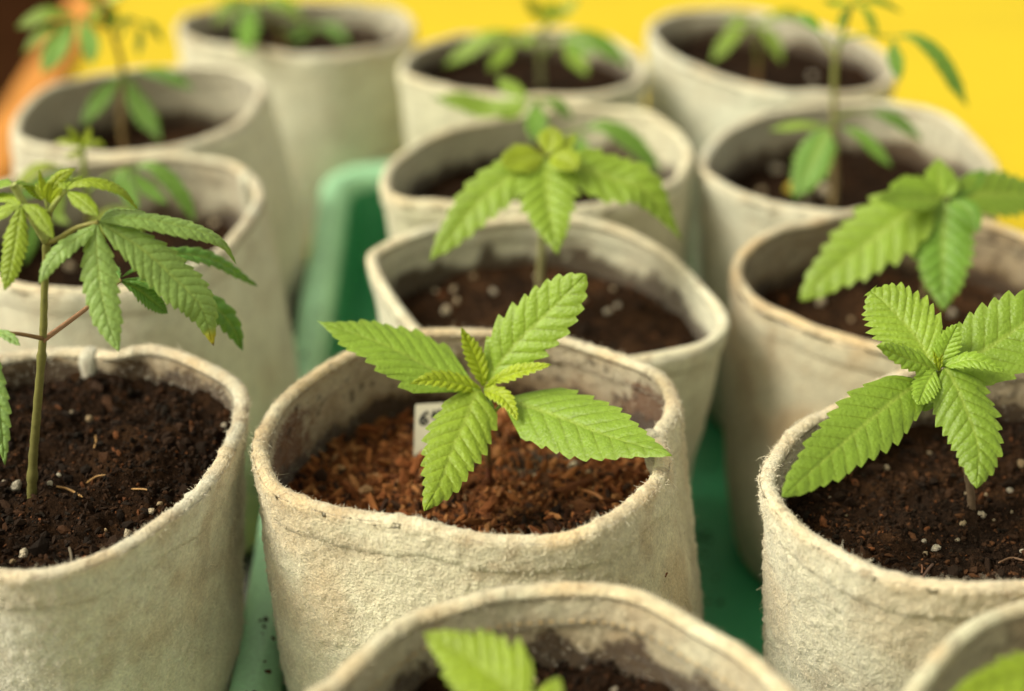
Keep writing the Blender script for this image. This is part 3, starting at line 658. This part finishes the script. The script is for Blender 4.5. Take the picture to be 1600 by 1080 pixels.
def plant(key, label, Y, zs=None, base=None, stem=None, r=(.0018, .0012), scol=((.23, .12, .05), (.28, .36, .06)), ycrown=None, nodes=()):
    """stem: pixels from the soil up; Y ground distance of the stem (base), ycrown at the top"""
    p = Plant(); p.Y = Y; p.Yc = Y if ycrown is None else ycrown
    S = POTS[key]; n = len(stem); P = [PY(stem[i][0], stem[i][1], Y+(p.Yc-Y)*i/(n-1)) for i in range(n)]
    zsoil = float(S.h(np.array([P[0][0]]), np.array([P[0][1]]))[0])
    if P[0][2] > zsoil-.004: P = [np.array([P[0][0], P[0][1], zsoil-.006])]+P
    P0 = P[0].copy(); P0[2] = max(P0[2], zsoil-.006); P[0] = P0
    p.root = empty('seedling', tuple(float(v) for v in (P[0][0], P[0][1], zsoil))); tag(p.root, label, 'seedling', 'seedlings in the felt pots')
    Q = catmull(P, 30); NS = 60; Q = catmull(P, NS); tt_ = np.linspace(0, 1, NS); rr_ = np.linspace(r[0], r[1], NS)*(1+.05*np.sin(np.arange(NS)*1.7)+.18*np.exp(-(tt_/.05)**2))
    for nf in nodes: rr_ = rr_*(1+.38*np.exp(-((tt_-nf)/.013)**2))
    V, Fc = tube(Q, rr_, 10); nn_ = len(V)-2; V[:nn_] += (noise(V[:nn_], 500, 3)*.00012)[:, None]
    t = np.repeat(np.linspace(0, 1, NS), 10); t = np.r_[t, 0, 1]; C = mixc(np.ones(V.shape)*np.array(scol[0]), np.array(scol[1]), sstep(.2, .9, t))
    add('stem', V, Fc, STEM, p.root, C); p.n = 0; return p
def leaf(p, pts, w, col, dy=(0, 0), stalk=None, **k):
    """one single-bladed leaf"""
    V, Fc, C = blade(pts, p.Yc+dy[0], p.Yc+dy[1], w, col, **k)
    o = add('leaf', V, Fc, LEAF, p.root, C)
    if stalk: petiole(p, stalk, dy=(stalk_dy(dy), dy[0]), parent=o, name='leaf_stalk')
    return o
def stalk_dy(dy): return 0
def petiole(p, pts, r=.0008, dy=(0, 0), col=(.24, .36, .06), parent=None, name='leaf'):
    n = len(pts); P = [PY(pts[i][0], pts[i][1], p.Yc+dy[0]+(dy[1]-dy[0])*i/(n-1)) for i in range(n)]
    Q = catmull(P, 12) if n > 2 else np.linspace(P[0], P[1], 12); V, Fc = tube(Q, np.linspace(r*1.15, r*.8, 12), 8)
    return add(name, V, Fc, STEM, parent or p.root, np.ones(V.shape)*np.array(col))
def fan(p, stalk, r, leaflets, dy=(0, 0), scol=(.24, .36, .06), **kk):
    """compound leaf: stalk as the part, leaflets below it. leaflet: (pts, w, col, dytip, extras)"""
    s = petiole(p, stalk, r, dy, scol)
    for L in leaflets:
        pts, w, col, dyt = L[:4]; ex = dict(N=12, shape=(1.05, .9)); ex.update(kk); ex.update(L[4] if len(L) > 4 else {}); far = ex.get('res') == 1; w = w*(.80 if far else 1); col = col*(np.array([.62, .80, .42]) if far and col[2] > .06 else 1)
        V, Fc, C = blade(pts, p.Yc+dy[1], p.Yc+dyt, w, col, **ex); add('leaflet', V, Fc, LEAF, s, C)
    return s

# --- centre
c = plant('C', 'small seedling with broad serrated leaves in sharp focus in the central pot', .600, stem=[(767, 778), (764, 740), (761, 700), (763, 668), (768, 640), (758, 608)], r=(.0016, .0011), scol=((.13, .045, .025), (.27, .40, .08)))
leaf(c, [(748, 612), (690, 585), (610, 542), (541, 518), (496, 502)], 122, MID*1.15, (-.002, .022), N=10, res=3, pleat=.32, shape=(.60, 1.05), roll=.25, fold=.10, curl=.12, up=.55, tooth=.18, lean=1.35)
leaf(c, [(766, 602), (771, 583), (807, 536), (858, 487), (916, 429)], 98, MID*np.array([1.15, 1.12, 1]), (0, .012), N=9, res=3, pleat=.55, shape=(.75, .75), fold=.10, up=.35, tooth=.24, lean=.9)
leaf(c, [(786, 630), (803, 629), (890, 657), (953, 682), (1050, 712)], 122, MID, (-.002, -.064), N=10, res=3, pleat=.32, shape=(.50, 1.0), fold=.06, curl=.15, up=.5, tooth=.17, lean=1.35, stalk=[(764, 655), (775, 641), (787, 630)])
leaf(c, [(752, 610), (742, 617), (730, 651), (705, 706), (689, 753), (663, 799)], 100, MID*np.array([1.25, 1.15, 1]), (-.004, -.062), N=10, res=3, pleat=.65, shape=(.45, .90), fold=.05, curl=.2, up=.45, tooth=.23)
leaf(c, [(758, 603), (743, 560), (720, 511)], 29, YNG, (0, .004), N=9, res=3, pleat=1.1, shape=(.75, .95), up=.15, fold=.35)
leaf(c, [(762, 599), (807, 583), (862, 570)], 27, YNG, (-.001, -.010), N=9, res=3, pleat=1.1, shape=(.8, .95), up=.5, fold=.35)
leaf(c, [(752, 610), (714, 599), (676, 594), (640, 600)], 35, YNG, (-.002, -.015), N=9, res=3, pleat=1.1, shape=(.7, .9), up=.5, fold=.3)
leaf(c, [(757, 610), (783, 619), (799, 638), (809, 658)], 27, YNG, (-.003, -.022), N=8, res=3, pleat=1.2, shape=(.6, .9), up=.4, fold=.2)
leaf(c, [(755, 605), (752, 592), (746, 583)], 8, YNG*1.1, (0, 0), N=4, res=2, up=.1, fold=.5)
leaf(c, [(756, 607), (770, 601), (776, 592)], 10, YNG*1.1, (-.002, -.004), N=4, res=2, up=.1, fold=.5)
leaf(c, [(763, 620), (760, 640), (764, 655)], 22, MAT*1.5, (-.001, -.002), N=3, res=2, up=.2, tooth=.05, pleat=.1)

# --- right foreground
r1 = plant('R1', 'bushy seedling with broad leaves in the right foreground pot', .567, stem=[(1518, 812), (1516, 765), (1500, 690), (1480, 630), (1466, 578)], r=(.0017, .0013), scol=((.20, .14, .09), (.27, .33, .09)))
leaf(r1, [(1440, 600), (1421, 608), (1358, 657), (1289, 718), (1222, 777)], 108, MID*.9, (-.006, -.062), N=12, res=3, pleat=.36, shape=(.45, .80), fold=.08, curl=.12, up=.45, tooth=.18, stalk=[(1464, 582), (1452, 590), (1440, 600)])
leaf(r1, [(1474, 576), (1484, 584), (1505, 629), (1528, 695), (1526, 763)], 96, MID*.9, (-.004, -.045), N=10, res=3, pleat=.7, shape=(.45, .80), fold=.0, curl=.22, up=.4, tooth=.21)
leaf(r1, [(1458, 570), (1429, 524), (1391, 481), (1360, 455)], 104, MID*np.array([1.15, 1.1, 1.1]), (0, .028), N=10, res=3, pleat=.75, shape=(.65, .55), fold=.10, up=.35, tooth=.24)
leaf(r1, [(1472, 574), (1523, 556), (1575, 523), (1625, 488), (1690, 462)], 118, MID*.92, (0, .02), N=10, res=3, pleat=.45, shape=(.5, .85), fold=.10, up=.4, tooth=.2)
leaf(r1, [(1466, 577), (1478, 545), (1497, 506)], 38, MID*1.2, (0, .006), N=8, res=3, pleat=.9, shape=(.9, .85), up=.2, fold=.25)
leaf(r1, [(1464, 578), (1420, 562), (1369, 541)], 44, MID*1.1, (-.002, -.012), N=8, res=3, pleat=.9, shape=(.7, .9), up=.45, fold=.15)
leaf(r1, [(1461, 579), (1448, 600), (1434, 633)], 44, MID*1.2, (-.006, -.020), N=8, res=3, pleat=.9, shape=(.6, .8), up=.3, fold=.1)
leaf(r1, [(1476, 572), (1520, 562), (1569, 580)], 34, MID*1.15, (-.004, -.012), N=8, res=3, pleat=.9, shape=(.7, .8), up=.6, fold=.1)
leaf(r1, [(1474, 625), (1456, 626), (1441, 642)], 24, MID*.8, (-.002, -.008), N=4, res=2, pleat=.1, tooth=.02, shape=(.5, .5), up=.8)
leaf(r1, [(1466, 580), (1462, 560), (1458, 548)], 9, YNG, (-.001, 0), N=4, res=2, up=.1, fold=.4)
leaf(r1, [(1467, 580), (1470, 562), (1473, 552)], 8, YNG*.8, (-.001, 0), N=4, res=2, up=.1, fold=.4)

# --- left foreground, tall with fingered leaves
l1 = plant('L1', 'tall thin seedling with drooping fingered leaves, one tip browned, at the left edge', .5625, stem=[(50, 768), (52, 715), (58, 640), (67, 530), (70, 440), (73, 378), (77, 329)], r=(.0020, .0012), scol=((.17, .16, .05), (.24, .24, .07)), ycrown=.560, nodes=(.125, .54, .885))
S3 = dict(res=3, pleat=.42, fold=.05, curl=.25, tooth=.20, N=13)
M2 = MAT*np.array([1.15, 1.1, 1])
fan(l1, [(73, 379), (92, 373), (120, 356), (154, 347)], .0011, [
    ([(155, 346), (180, 331), (227, 331)], 24, M2, .025, dict(S3, N=8)),
    ([(154, 346), (190, 341), (236, 344), (308, 360), (349, 380), (369, 413)], 44, M2, .010, dict(S3, up=.75, shape=(.8, 1.05), roll=.1)),
    ([(154, 347), (219, 387), (268, 430), (313, 478), (334, 541)], 74, M2*.92, -.012, dict(S3, N=15, up=.45, shape=(.9, 1.0), tip=(.42, .38, .03), pleat=.5)),
    ([(153, 348), (150, 365), (152, 403), (158, 456), (171, 509), (186, 550)], 56, M2, -.030, dict(S3, N=11, up=.35, shape=(.9, .95))),
    ([(152, 348), (140, 360), (102, 386), (79, 410), (61, 444)], 34, M2, -.022, dict(S3, N=9, shape=(.9, .95), up=.5)),
], (0, -.005), (.28, .26, .07))
Y3 = dict(res=3, pleat=.8, fold=.1, curl=.25, tooth=.24, N=12, shape=(.8, .9))
YG = MID*np.array([1.25, 1.1, .8])
fan(l1, [(73, 377), (55, 348), (35, 315), (20, 288)], .0016, [([(21, 289), (0, 290), (-30, 306)], 34, MID, .02, dict(res=2)), ([(21, 289), (45, 289), (64, 314)], 30, MID, .02, dict(res=2))], (0, -.006), (.42, .48, .16))
fan(l1, [(40, 330), (33, 320)], .0006, [
    ([(33, 320), (15, 309), (-20, 305)], 22, YG, .01, Y3), ([(32, 321), (5, 330), (-30, 350)], 24, YG, -.01, Y3),
    ([(33, 321), (25, 370), (18, 410), (7, 455)], 38, YG, -.025, dict(Y3, up=.3)), ([(35, 320), (58, 332), (84, 373)], 26, YG, -.018, Y3)], (-.006, -.008), (.42, .48, .16))
fan(l1, [(78, 330), (90, 312), (104, 297)], .0010, [
    ([(104, 297), (120, 287), (150, 284), (190, 298), (215, 327)], 32, YNG*np.array([.85, .9, 1]), .004, dict(Y3, up=.8)),
    ([(105, 299), (128, 314), (154, 338)], 28, YG, -.012, Y3), ([(104, 296), (116, 283), (130, 275)], 16, YG, .01, dict(Y3, N=7)),
    ([(103, 296), (103, 284), (107, 273)], 12, YG, .008, dict(Y3, N=6)), ([(103, 296), (97, 290), (92, 285)], 10, YG, 0, dict(Y3, N=6))], (0, -.003), (.40, .46, .14))
fan(l1, [(75, 329), (72, 318), (70, 310)], .0007, [
    ([(70, 312), (65, 290), (61, 264)], 9, YNG, 0, dict(Y3, N=7, up=.1)), ([(70, 312), (69, 295), (67, 278)], 11, YNG, .002, dict(Y3, N=7, up=.1)),
    ([(72, 314), (62, 300), (56, 285)], 12, YNG, .004, dict(Y3, N=7, up=.1)), ([(76, 318), (80, 297), (92, 278), (119, 263)], 20, YNG*.9, .004, dict(Y3, N=9, up=.1)),
    ([(74, 316), (75, 300), (77, 284)], 18, YNG, -.002, dict(Y3, N=9, up=.1)), ([(78, 318), (90, 302), (98, 292)], 14, YNG, -.004, dict(Y3, N=7, up=.1))], (0, 0), (.42, .48, .16))
fan(l1, [(67, 532), (100, 508), (140, 478), (188, 438)], .0010, [
    ([(188, 438), (250, 445), (330, 478), (362, 510), (379, 548)], 42, DRK*1.5, .060, dict(res=2, N=10)), ([(190, 434), (240, 405), (290, 398), (340, 410), (402, 448)], 30, DRK*1.6, .085, dict(res=2)),
    ([(188, 440), (220, 455), (262, 490)], 34, DRK*1.5, .05, dict(res=2)), ([(188, 436), (175, 425), (150, 420)], 26, DRK*1.5, .07, dict(res=2))], (0, .045), (.36, .20, .11))
fan(l1, [(67, 529), (30, 522), (-15, 519)], .0008, [([(-12, 516), (10, 524), (32, 541)], 16, MAT, -.02, dict(res=2, N=5)), ([(-15, 525), (-5, 600), (2, 660), (8, 727)], 30, MAT, -.03, dict(res=3, N=9, up=.2))], (0, -.012), (.25, .15, .07))

# --- behind the centre
c2 = plant('C2', 'pale green out-of-focus seedling with three large leaves directly behind the central pot', .775, stem=[(843, 456), (846, 400), (851, 330), (855, 250)], r=(.0024, .0016), scol=((.30, .27, .13), (.30, .36, .10)), ycrown=.765)
K2 = dict(res=2, N=9, pleat=.6, tooth=.26)
LG = MID*np.array([1.1, 1.05, 1])
leaf(c2, [(850, 248), (812, 267), (751, 314), (712, 360), (670, 409)], 76, LG, (0, -.04), **dict(K2, shape=(.6, 1.0)))
leaf(c2, [(854, 247), (855, 280), (858, 330), (872, 399)], 92, LG*1.05, (0, -.05), **dict(K2, shape=(.55, 1.2), pleat=1.3))
leaf(c2, [(870, 252), (904, 262), (959, 281), (1009, 298), (1066, 376)], 84, LG*.95, (0, -.02), **dict(K2, shape=(.6, 1.3)))
leaf(c2, [(852, 245), (820, 248), (783, 256)], 58, YNG*.8, (0, -.01), **dict(K2, shape=(.6, .7)))
leaf(c2, [(855, 243), (860, 220), (863, 197)], 42, YNG*.9, (0, .01), **dict(K2, shape=(.8, .8)))
leaf(c2, [(860, 244), (882, 228), (900, 210)], 24, YNG*.9, (0, .01), **K2)
leaf(c2, [(858, 246), (878, 248), (902, 265)], 48, YNG*.85, (-.002, -.015), **dict(K2, shape=(.6, .7)))

# --- right, second row
r2 = plant('R2', 'out-of-focus seedling with large dark green leaves in the second pot on the right', .775, stem=[(1440, 500), (1446, 450), (1458, 380), (1476, 312)], r=(.0022, .0016), scol=((.30, .22, .12), (.28, .34, .10)), ycrown=.765)
leaf(r2, [(1470, 314), (1425, 330), (1353, 383), (1300, 425), (1250, 470)], 108, LG, (0, -.03), **dict(K2, shape=(.5, .8)))
leaf(r2, [(1476, 312), (1474, 345), (1473, 400), (1474, 486)], 92, MAT*np.array([.68, .82, .35]), (0, -.045), **dict(K2, shape=(.5, .9), pleat=1.3))
leaf(r2, [(1485, 312), (1520, 306), (1560, 304), (1650, 306)], 84, MID*.85, (0, .02), **dict(K2, shape=(.55, .7)))
leaf(r2, [(1482, 309), (1510, 290), (1540, 264)], 32, MAT*np.array([.6, .75, .35]), (0, .02), **K2)
leaf(r2, [(1474, 309), (1468, 285), (1466, 247)], 46, MID*1.15, (0, .01), **dict(K2, shape=(.6, .9)))
leaf(r2, [(1472, 310), (1435, 296), (1390, 294)], 50, MID*1.1, (0, -.005), **dict(K2, shape=(.6, .7)))
leaf(r2, [(1470, 313), (1430, 312), (1370, 311)], 46, MID*.9, (-.004, -.02), **dict(K2, shape=(.6, .8)))
leaf(r2, [(1478, 309), (1486, 292), (1489, 270)], 22, MID*1.1, (0, .004), **K2)
leaf(r2, [(1484, 314), (1512, 328), (1530, 362)], 34, MAT*np.array([.6, .75, .35]), (-.002, -.02), **K2)

# --- left, second row
F2 = dict(res=1, N=9, shape=(1.2, 1.05))
l2 = plant('L2', 'blurred seedling with a yellow green top in the second pot on the left', .83, stem=[(150, 400), (138, 330), (128, 232)], r=(.0020, .0014), ycrown=.82)
fan(l2, [(128, 236), (127, 230)], .0008, [([(127, 230), (105, 222), (85, 222)], 14, YNG, 0, F2), ([(127, 230), (150, 222), (165, 230)], 14, YNG, 0, F2), ([(127, 230), (115, 210), (103, 196)], 13, YNG, 0, F2), ([(127, 230), (138, 210), (140, 196)], 13, YNG, 0, F2), ([(127, 232), (118, 240), (100, 245)], 14, YNG, -.01, F2)], (0, 0))
fan(l2, [(130, 290), (112, 272), (100, 262)], .0009, [([(100, 262), (60, 263), (18, 300)], 26, YNG*.8, -.01, F2), ([(100, 264), (65, 290), (25, 312)], 32, MAT, -.02, F2), ([(100, 263), (103, 280), (98, 300)], 18, MID, -.01, F2), ([(98, 265), (88, 330), (110, 352)], 28, MID, -.02, F2)], (0, 0))
fan(l2, [(135, 300), (170, 275), (202, 262)], .0009, [([(202, 262), (196, 290), (216, 330)], 32, MAT, -.02, F2), ([(202, 262), (240, 262), (280, 300), (306, 348)], 34, MAT*.9, -.02, F2), ([(202, 264), (225, 290), (262, 320)], 28, MAT, -.015, F2), ([(200, 263), (185, 280), (178, 305)], 22, MAT, -.01, F2)], (0, -.005))
fan(l2, [(145, 350), (165, 330), (175, 322)], .0008, [([(175, 322), (160, 345), (150, 375)], 40, YNG*.7, -.01, F2), ([(175, 322), (200, 340), (220, 372)], 40, MID*.9, -.01, F2), ([(60, 330), (50, 370), (38, 415)], 26, DRK*1.4, 0, F2)], (0, 0))

# --- third and fourth rows
c3 = plant('C3', 'blurred seedling with horizontal fingered leaves in the third pot of the middle line', .935, stem=[(850, 290), (846, 230), (841, 152)], r=(.0020, .0014), ycrown=.93)
fan(c3, [(843, 165), (838, 156), (826, 154)], .001, [([(826, 154), (767, 170), (720, 158), (676, 153)], 46, MID*.9, .01, F2), ([(826, 154), (800, 140), (778, 120)], 36, MID*.9, .02, F2), ([(836, 158), (838, 185), (835, 222)], 42, MAT, -.03, F2), ([(840, 155), (868, 162), (896, 186)], 26, MAT, 0, F2), ([(826, 158), (800, 175), (775, 182)], 30, MID, -.01, F2)], (0, 0))
fan(c3, [(846, 225), (880, 212), (905, 204)], .001, [([(905, 204), (945, 198), (990, 225), (1034, 272)], 42, MAT*.9, -.02, F2), ([(906, 206), (908, 230), (922, 262)], 30, MAT, -.03, F2)], (0, -.005))
c4 = plant('C4', 'blurred seedling spreading fingered leaves over the far pot of the middle line', 1.13, stem=[(846, 132), (844, 90), (846, 55), (856, 38)], r=(.0024, .0018), scol=((.30, .30, .14), (.30, .36, .10)), ycrown=1.12)
fan(c4, [(845, 62), (830, 54), (815, 52)], .001, [([(815, 52), (765, 58), (730, 80), (694, 104)], 36, MID, -.01, F2), ([(806, 56), (790, 80), (764, 112)], 32, MID, -.03, F2), ([(815, 54), (822, 64), (826, 74)], 28, MID, -.02, F2)], (0, 0))
fan(c4, [(848, 85), (865, 68), (878, 54)], .001, [([(878, 54), (915, 56), (950, 76), (986, 104)], 40, MAT*1.1, -.01, F2), ([(882, 58), (895, 85), (918, 118)], 34, MID, -.03, F2), ([(878, 56), (900, 72), (930, 84)], 26, MAT, -.02, F2)], (0, 0))
fan(c4, [(856, 40), (857, 32)], .001, [([(857, 36), (862, 20), (866, 2)], 44, YNG*.8, 0, F2), ([(856, 36), (838, 20), (820, -8)], 26, YNG*.8, 0, F2), ([(858, 36), (885, 16), (905, -6)], 26, YNG*.8, 0, F2)], (0, 0))
r3 = plant('R3', 'blurred tall seedling bending over the third pot on the right', .935, stem=[(1304, 290), (1303, 196), (1305, 100), (1318, 50), (1330, 8)], r=(.0022, .0014), scol=((.30, .22, .10), (.30, .36, .10)), ycrown=.91)
fan(r3, [(1305, 92), (1296, 75), (1284, 54)], .0014, [([(1284, 54), (1262, 30), (1240, 26)], 26, MAT*1.1, .01, F2)], (0, 0), (.45, .46, .20))
fan(r3, [(1314, 62), (1352, 55), (1396, 58)], .0009, [([(1396, 58), (1430, 60), (1470, 95), (1512, 168)], 38, MAT, -.02, F2), ([(1396, 60), (1398, 88), (1406, 126)], 32, MAT, -.02, F2)], (0, -.004))
fan(r3, [(1328, 14), (1331, 6)], .001, [([(1331, 8), (1318, 25), (1308, 46)], 16, MID, 0, F2), ([(1331, 8), (1355, 20), (1372, 62)], 18, MID, -.01, F2), ([(1331, 8), (1370, 2), (1410, 20)], 18, MID, 0, F2), ([(1331, 8), (1345, -15), (1360, -40)], 18, YNG*.8, 0, F2), ([(1331, 8), (1300, 5), (1285, 0)], 18, MID, 0, F2)], (0, 0))
fan(r3, [(1303, 196), (1294, 198)], .001, [([(1294, 198), (1278, 235), (1262, 270), (1240, 310)], 74, MAT*1.05, -.02, dict(F2, shape=(.7, .9))), ([(1294, 198), (1250, 196), (1200, 204)], 20, MID, 0, F2), ([(1312, 198), (1345, 212), (1394, 262)], 28, MAT, -.02, F2)], (0, -.004))
fan(r3, [(1305, 185), (1330, 176), (1354, 176)], .0007, [([(1354, 175), (1395, 185), (1442, 220)], 30, DRK*1.3, 0, F2)], (0, .01))
V, Fc, C = blade([(1225, 300), (1248, 290), (1268, 275)], .93, .95, 26, np.array([.60, .42, .03]), res=1, N=5)
o = add('fallen_leaf', V, Fc, LEAF, None, C, loc=tuple(float(v) for v in PY(1245, 290, .94))); tag(o, 'yellowed leaf lying on dark soil among perlite in the third pot on the right', 'leaf')
r4 = plant('R4', 'blurred seedling with pale drooping leaves in the far pot at the upper right', 1.13, stem=[(1185, 100), (1182, 70), (1178, 38)], r=(.0020, .0014), ycrown=1.12)
fan(r4, [(1178, 45), (1176, 38)], .001, [([(1176, 38), (1145, 55), (1112, 98)], 32, MID*.9, -.02, F2), ([(1180, 38), (1205, 60), (1222, 98)], 28, MID*.8, -.02, F2), ([(1178, 38), (1230, 22), (1275, 42)], 24, MID*.8, 0, F2), ([(1176, 38), (1160, 30), (1130, 40)], 20, MID*.9, 0, F2)], (0, 0))
l3 = plant('L3', 'blurred tall seedling with fingered leaves in the third pot on the left', 1.02, stem=[(190, 190), (192, 115), (178, 55), (165, 5)], r=(.0022, .0014), scol=((.30, .20, .08), (.25, .20, .06)), ycrown=1.00)
fan(l3, [(192, 120), (200, 112)], .001, [([(200, 114), (212, 155), (252, 222)], 40, MAT*.85, -.03, F2), ([(196, 114), (165, 145), (128, 196)], 34, MAT, -.03, F2), ([(204, 112), (250, 115), (305, 140)], 30, DRK*1.3, -.01, F2)], (0, 0))
fan(l3, [(175, 45), (145, 32), (125, 28)], .001, [([(122, 28), (75, 22), (25, 44)], 36, MID*.85, -.01, F2), ([(120, 30), (95, 65), (66, 116)], 44, MAT*1.2, -.03, F2), ([(124, 30), (138, 60), (145, 102)], 36, MAT*1.2, -.03, F2), ([(118, 32), (70, 50), (35, 85)], 26, MID*.8, -.02, F2)], (0, 0))
fan(l3, [(166, 12), (160, 5)], .001, [([(160, 8), (150, 20), (140, 40)], 30, YNG*.7, 0, F2), ([(162, 6), (172, 24), (170, 45)], 30, YNG*.65, 0, F2), ([(160, 8), (180, -5), (200, -12)], 26, YNG*.7, 0, F2), ([(160, 8), (140, -5), (125, -15)], 26, YNG*.7, 0, F2)], (0, 0))
fan(l3, [(185, 60), (205, 30), (215, 35)], .0009, [([(215, 35), (235, 40), (255, 66)], 16, MAT, .01, F2), ([(214, 36), (219, 55), (216, 88)], 14, MAT*.9, 0, F2), ([(213, 35), (200, 30), (180, 42)], 14, MAT, 0, F2)], (0, .01))
l4 = plant('L4', 'blurred seedling hanging its leaves over the rim of the far pot at the upper left', 1.27, stem=[(440, 60), (420, 20), (402, -5)], r=(.0022, .0015), ycrown=1.25)
fan(l4, [(405, 2), (400, -4)], .001, [([(400, 0), (388, 35), (384, 88)], 40, MAT*1.15, -.06, F2), ([(400, 0), (360, 8), (335, 40)], 34, MID*.8, -.02, F2), ([(402, 0), (440, 4), (475, 32)], 34, MID*.85, -.02, F2)], (0, 0))
fan(l4, [(438, 55), (470, 40), (490, 40)], .001, [([(490, 40), (520, 45), (545, 72)], 26, DRK*1.4, -.01, F2), ([(490, 42), (470, 55), (450, 66)], 24, DRK*1.4, 0, F2)], (.02, .02))
# --- nearest, mostly below the frame
f1 = plant('F1', 'bright green leaf tips reaching into the bottom of the frame from the nearest pot', .395, stem=[(838, 1275), (836, 1220), (832, 1160), (826, 1120)], r=(.0016, .0012), ycrown=.395)
leaf(f1, [(824, 1118), (790, 1075), (735, 1032), (662, 988)], 128, YG*1.05, (0, .022), **dict(K2, shape=(.6, 1.1), res=3))
leaf(f1, [(834, 1120), (858, 1090), (874, 1058)], 40, YG, (0, .006), **dict(K2, res=3))
leaf(f1, [(830, 1124), (860, 1190), (900, 1260)], 110, YG, (0, -.03), **dict(K2))
leaf(f1, [(820, 1122), (740, 1170), (660, 1240)], 110, YG, (0, -.03), **dict(K2))
f2 = plant('F2', 'bright green leaf of a seedling entering at the bottom right corner', .42, stem=[(1690, 1260), (1688, 1200), (1684, 1120), (1680, 1075)], r=(.0016, .0012), ycrown=.40)
leaf(f2, [(1690, 1070), (1620, 1055), (1550, 1070), (1475, 1098)], 70, YG*1.05, (0, -.02), **dict(K2, shape=(.6, .9), res=3))
leaf(f2, [(1690, 1075), (1730, 1130), (1760, 1200)], 100, YG, (0, -.03), **K2)

# ------------------------------------------------------------------ marker with writing
def marker():
    Yb = .632; a = PY(646, 716, Yb); S = POTS['C']
    ux = np.array([1, .06, .03]); ux /= np.linalg.norm(ux); tl = PY(649, 632, Yb+.014)
    uz = tl-a; hgt = np.linalg.norm(uz); uz /= hgt; un = np.cross(ux, uz); un /= np.linalg.norm(un)   # faces +/-Y
    if un[1] > 0: un = -un
    w_, t_ = .0175, .0006
    t = empty('plant_marker', tuple(float(v) for v in a)); tag(t, 'small off-white plastic marker with black handwritten characters stuck in the central pot', 'plant marker', None)
    low = -.016; V = []
    for n_ in (t_, -t_):
        for (x, z) in ((0.0006, hgt), (w_-.0006, hgt), (w_, hgt-.0006), (w_, .0), (w_/2+.001, low), (w_/2-.001, low), (0, 0), (0, hgt-.0006)):
            V.append(a+ux*x+uz*z+un*n_)
    V = np.array(V); me = bpy.data.meshes.new('plate'); org = a
    me.from_pydata([tuple(v-org) for v in V], [], [tuple(range(8)), tuple(range(15, 7, -1))]+[(i, i+8, (i+1) % 8+8, (i+1) % 8) for i in range(8)]); me.update()
    link('plate', me, TAGM, t)
    def stroke(pl, r):
        P = catmull([a+ux*x+uz*z+un*(t_+.00005) for x, z in pl], 20); v, f = tube(P, r, 6)
        d = (v-a)@un; v = v-un[None]*(d-(t_+.0001))[:, None]*.85; add('written_character', v, f, INK, t)
    h = hgt
    stroke([(.0062, h-.0040), (.0046, h-.0046), (.0032, h-.0062), (.0026, h-.0082), (.0036, h-.0094), (.0052, h-.0088), (.0056, h-.0076), (.0044, h-.0068), (.0030, h-.0074)], .0008)
    stroke([(.0092, h-.0034), (.0082, h-.0056), (.0080, h-.0064), (.0098, h-.0060), (.0118, h-.0056)], .0008)
    stroke([(.0112, h-.0030), (.0108, h-.0056), (.0104, h-.0092)], .0008)
marker()
